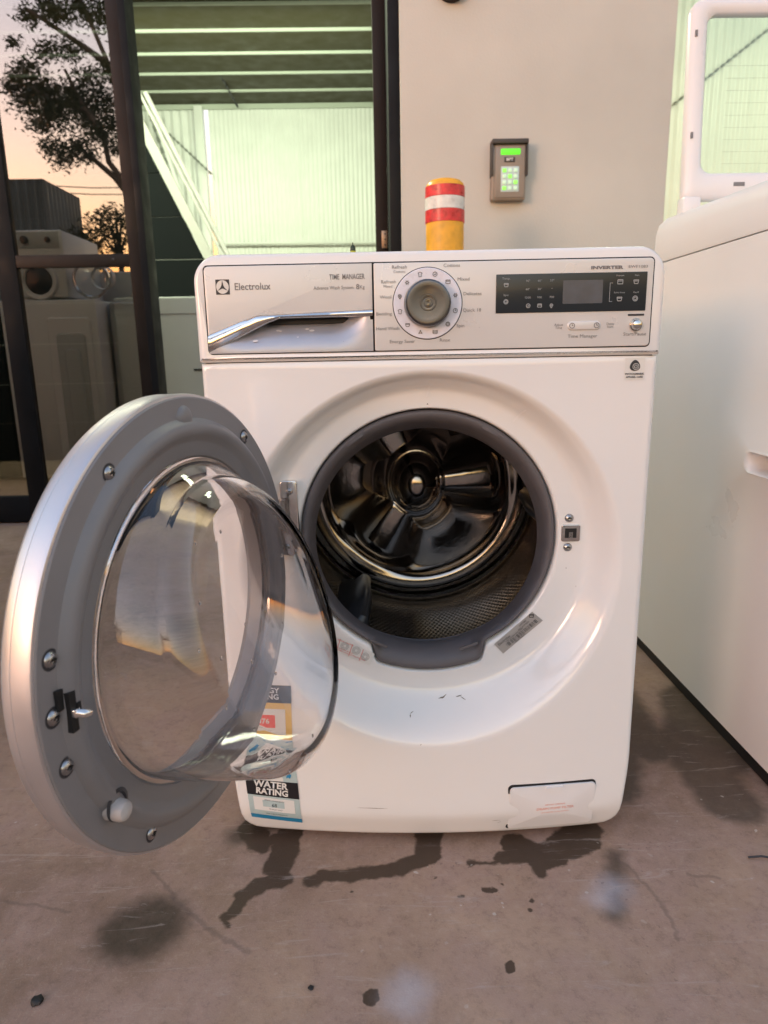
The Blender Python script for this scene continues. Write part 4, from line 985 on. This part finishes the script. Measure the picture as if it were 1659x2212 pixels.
# ------------------------------------------------------------------ what the glass mirrors: yard behind the camera
def mir(px, py, Yv): p = at(px, py, Yv); return Vector((p.x, 4.41-p.y, p.z))
def leaves(name, clumps, n, size, parent, mm=leafm):
    V = []; Fc = []
    for c_, r in clumps:
        k = int(n*r*r)
        P_ = rng.normal(0, .42, (k, 3))*r
        for p in P_:
            q = Vector(c_)+Vector((p[0], p[1], p[2]*.75)); u = Vector(rng.normal(0, 1, 3)).normalized(); v = u.orthogonal().normalized(); s = size*rng.uniform(.6, 1.4); i = len(V)
            V += [tuple(q+u*s), tuple(q+v*s*.35), tuple(q-u*s), tuple(q-v*s*.35)]; Fc.append((i, i+1, i+2, i+3))
    o = obj(name, V, Fc, mm, parent); o['kind'] = 'stuff'; return o
T = empty('gum_tree', (0, 0, 0)); tag(T, 'tall gum tree with ragged dark crown mirrored in the upper glass pane', 'tree')
tp = lambda px, py, d=0: mir(px, py, 13.4+d)
trunk = [Vector((mir(330, 700, 13.4).x, 4.41-13.4, 0)), tp(318, 560), tp(300, 470), tp(278, 420)]
bm = bmesh.new(); bm_tube(bm, trunk, [.2, .16, .13, .1], 10)
for P_ in ([tp(285, 430), tp(250, 385), tp(215, 355), tp(185, 330), tp(150, 300)], [tp(300, 470), tp(262, 385), tp(235, 350), tp(225, 300), tp(180, 230), tp(140, 150)], [tp(280, 425), tp(268, 330), tp(262, 240), tp(235, 140), tp(200, 60), tp(175, 0)], [tp(225, 300), tp(190, 240), tp(120, 220), tp(70, 190)], [tp(235, 140), tp(180, 100), tp(120, 60), tp(60, 20)], [tp(262, 240), tp(275, 140), tp(280, 60)]):
    bm_tube(bm, P_, [.07*(1-.75*i/len(P_)) for i in range(len(P_))], 6)
frombm('trunk', bm, barkm, T, 60)
cl = []
for px, py, r in ((40, 175, .30), (60, 150, .3), (90, 195, .4), (60, 215, .35), (130, 225, .42), (170, 210, .38), (110, 250, .4), (190, 250, .4), (230, 220, .35), (150, 110, .28), (190, 170, .28), (100, 110, .25), (230, 150, .22), (120, 30, .3), (170, 15, .35), (220, 40, .3), (60, 35, .25), (100, 10, .3), (240, 10, .3), (85, 270, .25), (135, 335, .33), (170, 320, .25), (110, 315, .22), (210, 290, .3), (245, 270, .3), (250, 320, .22), (270, 190, .2), (30, 90, .16), (20, 190, .15), (190, 340, .2)): cl.append((tp(px, py, rng.uniform(-.8, .8)), r*1.15))
leaves('crown', cl, 3600, .045, T)
T2 = empty('small_tree', (0, 0, 0)); tag(T2, 'small round bushy tree low against the sunset in the glass reflection', 'tree')
bm = bmesh.new(); t0 = mir(262, 760, 21); bm_tube(bm, [(t0.x, t0.y, 0), mir(262, 560, 21), mir(250, 480, 21)], [.12, .08, .04], 8)
for q in ((215, 500), (230, 470), (262, 460), (275, 500)): bm_tube(bm, [mir(258, 555, 21), mir(q[0], q[1], 21)], [.05, .02], 6)
frombm('trunk', bm, barkm, T2, 60)
leaves('crown', [(mir(px, py, 21+rng.uniform(-.6, .6)), r) for px, py, r in ((215, 480, .42), (240, 465, .5), (262, 475, .42), (200, 505, .35), (232, 505, .42), (265, 515, .4), (280, 490, .3), (250, 540, .28), (215, 530, .25))], 900, .075, T2)
T3 = empty('hedge_bush', (0, 0, 0)); tag(T3, 'dark bush beside the shed in the glass reflection', 'bush')
bm = bmesh.new(); q0 = mir(175, 760, 16.5); bm_tube(bm, [(q0.x, q0.y, 0), mir(175, 560, 16.5)], [.1, .05], 6); frombm('stem', bm, barkm, T3)
leaves('foliage', [(mir(px, py, 16.5), .5) for px, py in ((165, 520), (185, 535), (180, 560), (165, 580), (190, 600))], 900, .07, T3)
# steel shed beyond the yard
SH = empty('steel_shed', (0, 0, 0)); tag(SH, 'dark ribbed steel shed with a sloping roof mirrored in the glass', 'shed')
s0, s1, s2 = mir(-60, 388, 17), mir(92, 386, 17), mir(172, 428, 21)
def ribbed(p, q, z0a, z1a, nm, k=14):
    V = []; Fc = []; d = (q-p); nrm_ = Vector((d.y, -d.x, 0)).normalized()
    for i in range(k*4+1):
        f = i/(k*4); o_ = (.0, .06, .06, .0)[i % 4]; P_ = p+d*f+nrm_*o_; V += [(P_.x, P_.y, 0), (P_.x, P_.y, P_.z)]
    for i in range(k*4): Fc.append((2*i, 2*i+2, 2*i+3, 2*i+1))
    return obj(nm, V, Fc, shedm, SH)
ribbed(s0, s1, 0, 0, 'front_wall', 8); ribbed(s1, s2, 0, 0, 'side_wall', 10)
s3 = s2+Vector((-5, 0, 0)); obj('roof', [tuple(s0), tuple(s1), tuple(s2), tuple(s3)], [(0, 1, 2, 3)], shedm, SH)
FE = empty('horizon_blocker', (0, 0, 0)); tag(FE, 'long dark ribbed steel fence added round the yard against the horizon glow', 'blocker')  # added ring of panels; hides the orange horizon band from reflections
def blocker_run(p, q):
    p, q = Vector(p), Vector(q); n_ = int((q-p).length/2.4); d = (q-p)/n_; nr = Vector((d.y, -d.x, 0)).normalized(); o0 = None
    for i in range(n_):
        if o0 is None:
            V = []; Fc = []
            for k in range(33):
                P_ = d*k/32+nr*(.04 if k % 4 in (1, 2) else 0); V += [(P_.x, P_.y, 0), (P_.x, P_.y, 2.3)]
            for k in range(32): Fc.append((2*k, 2*k+2, 2*k+3, 2*k+1))
            o0 = obj('blocker_panel', V, Fc, shedm, FE); o0.location = p
            po = box('blocker_post', -.05, .05, -.05, .05, 0, 2.4, shedm, FE); po.location = p
        else:
            for src in (o0, po): c_ = src.copy(); COL.objects.link(c_); c_.parent = FE; c_.location = p+d*i
blocker_run((-24, -20, 0), (24, -20, 0)); blocker_run((-24, 2, 0), (-24, -20, 0)); blocker_run((24, -20, 0), (24, 2, 0))
for k, (y1, y2) in enumerate(((404, 406), (418, 421), (470, 472))):
    tag(tube('power_line', [mir(100, y1-3, 26), mir(200, y1+2, 26), mir(300, y2-1, 26)], .018, inkd), ['uppermost thin power line against the sky in the glass', 'middle thin power line against the sky in the glass', 'lowest thin power line against the sky in the glass'][k], 'power line', 'power lines mirrored in the glass')
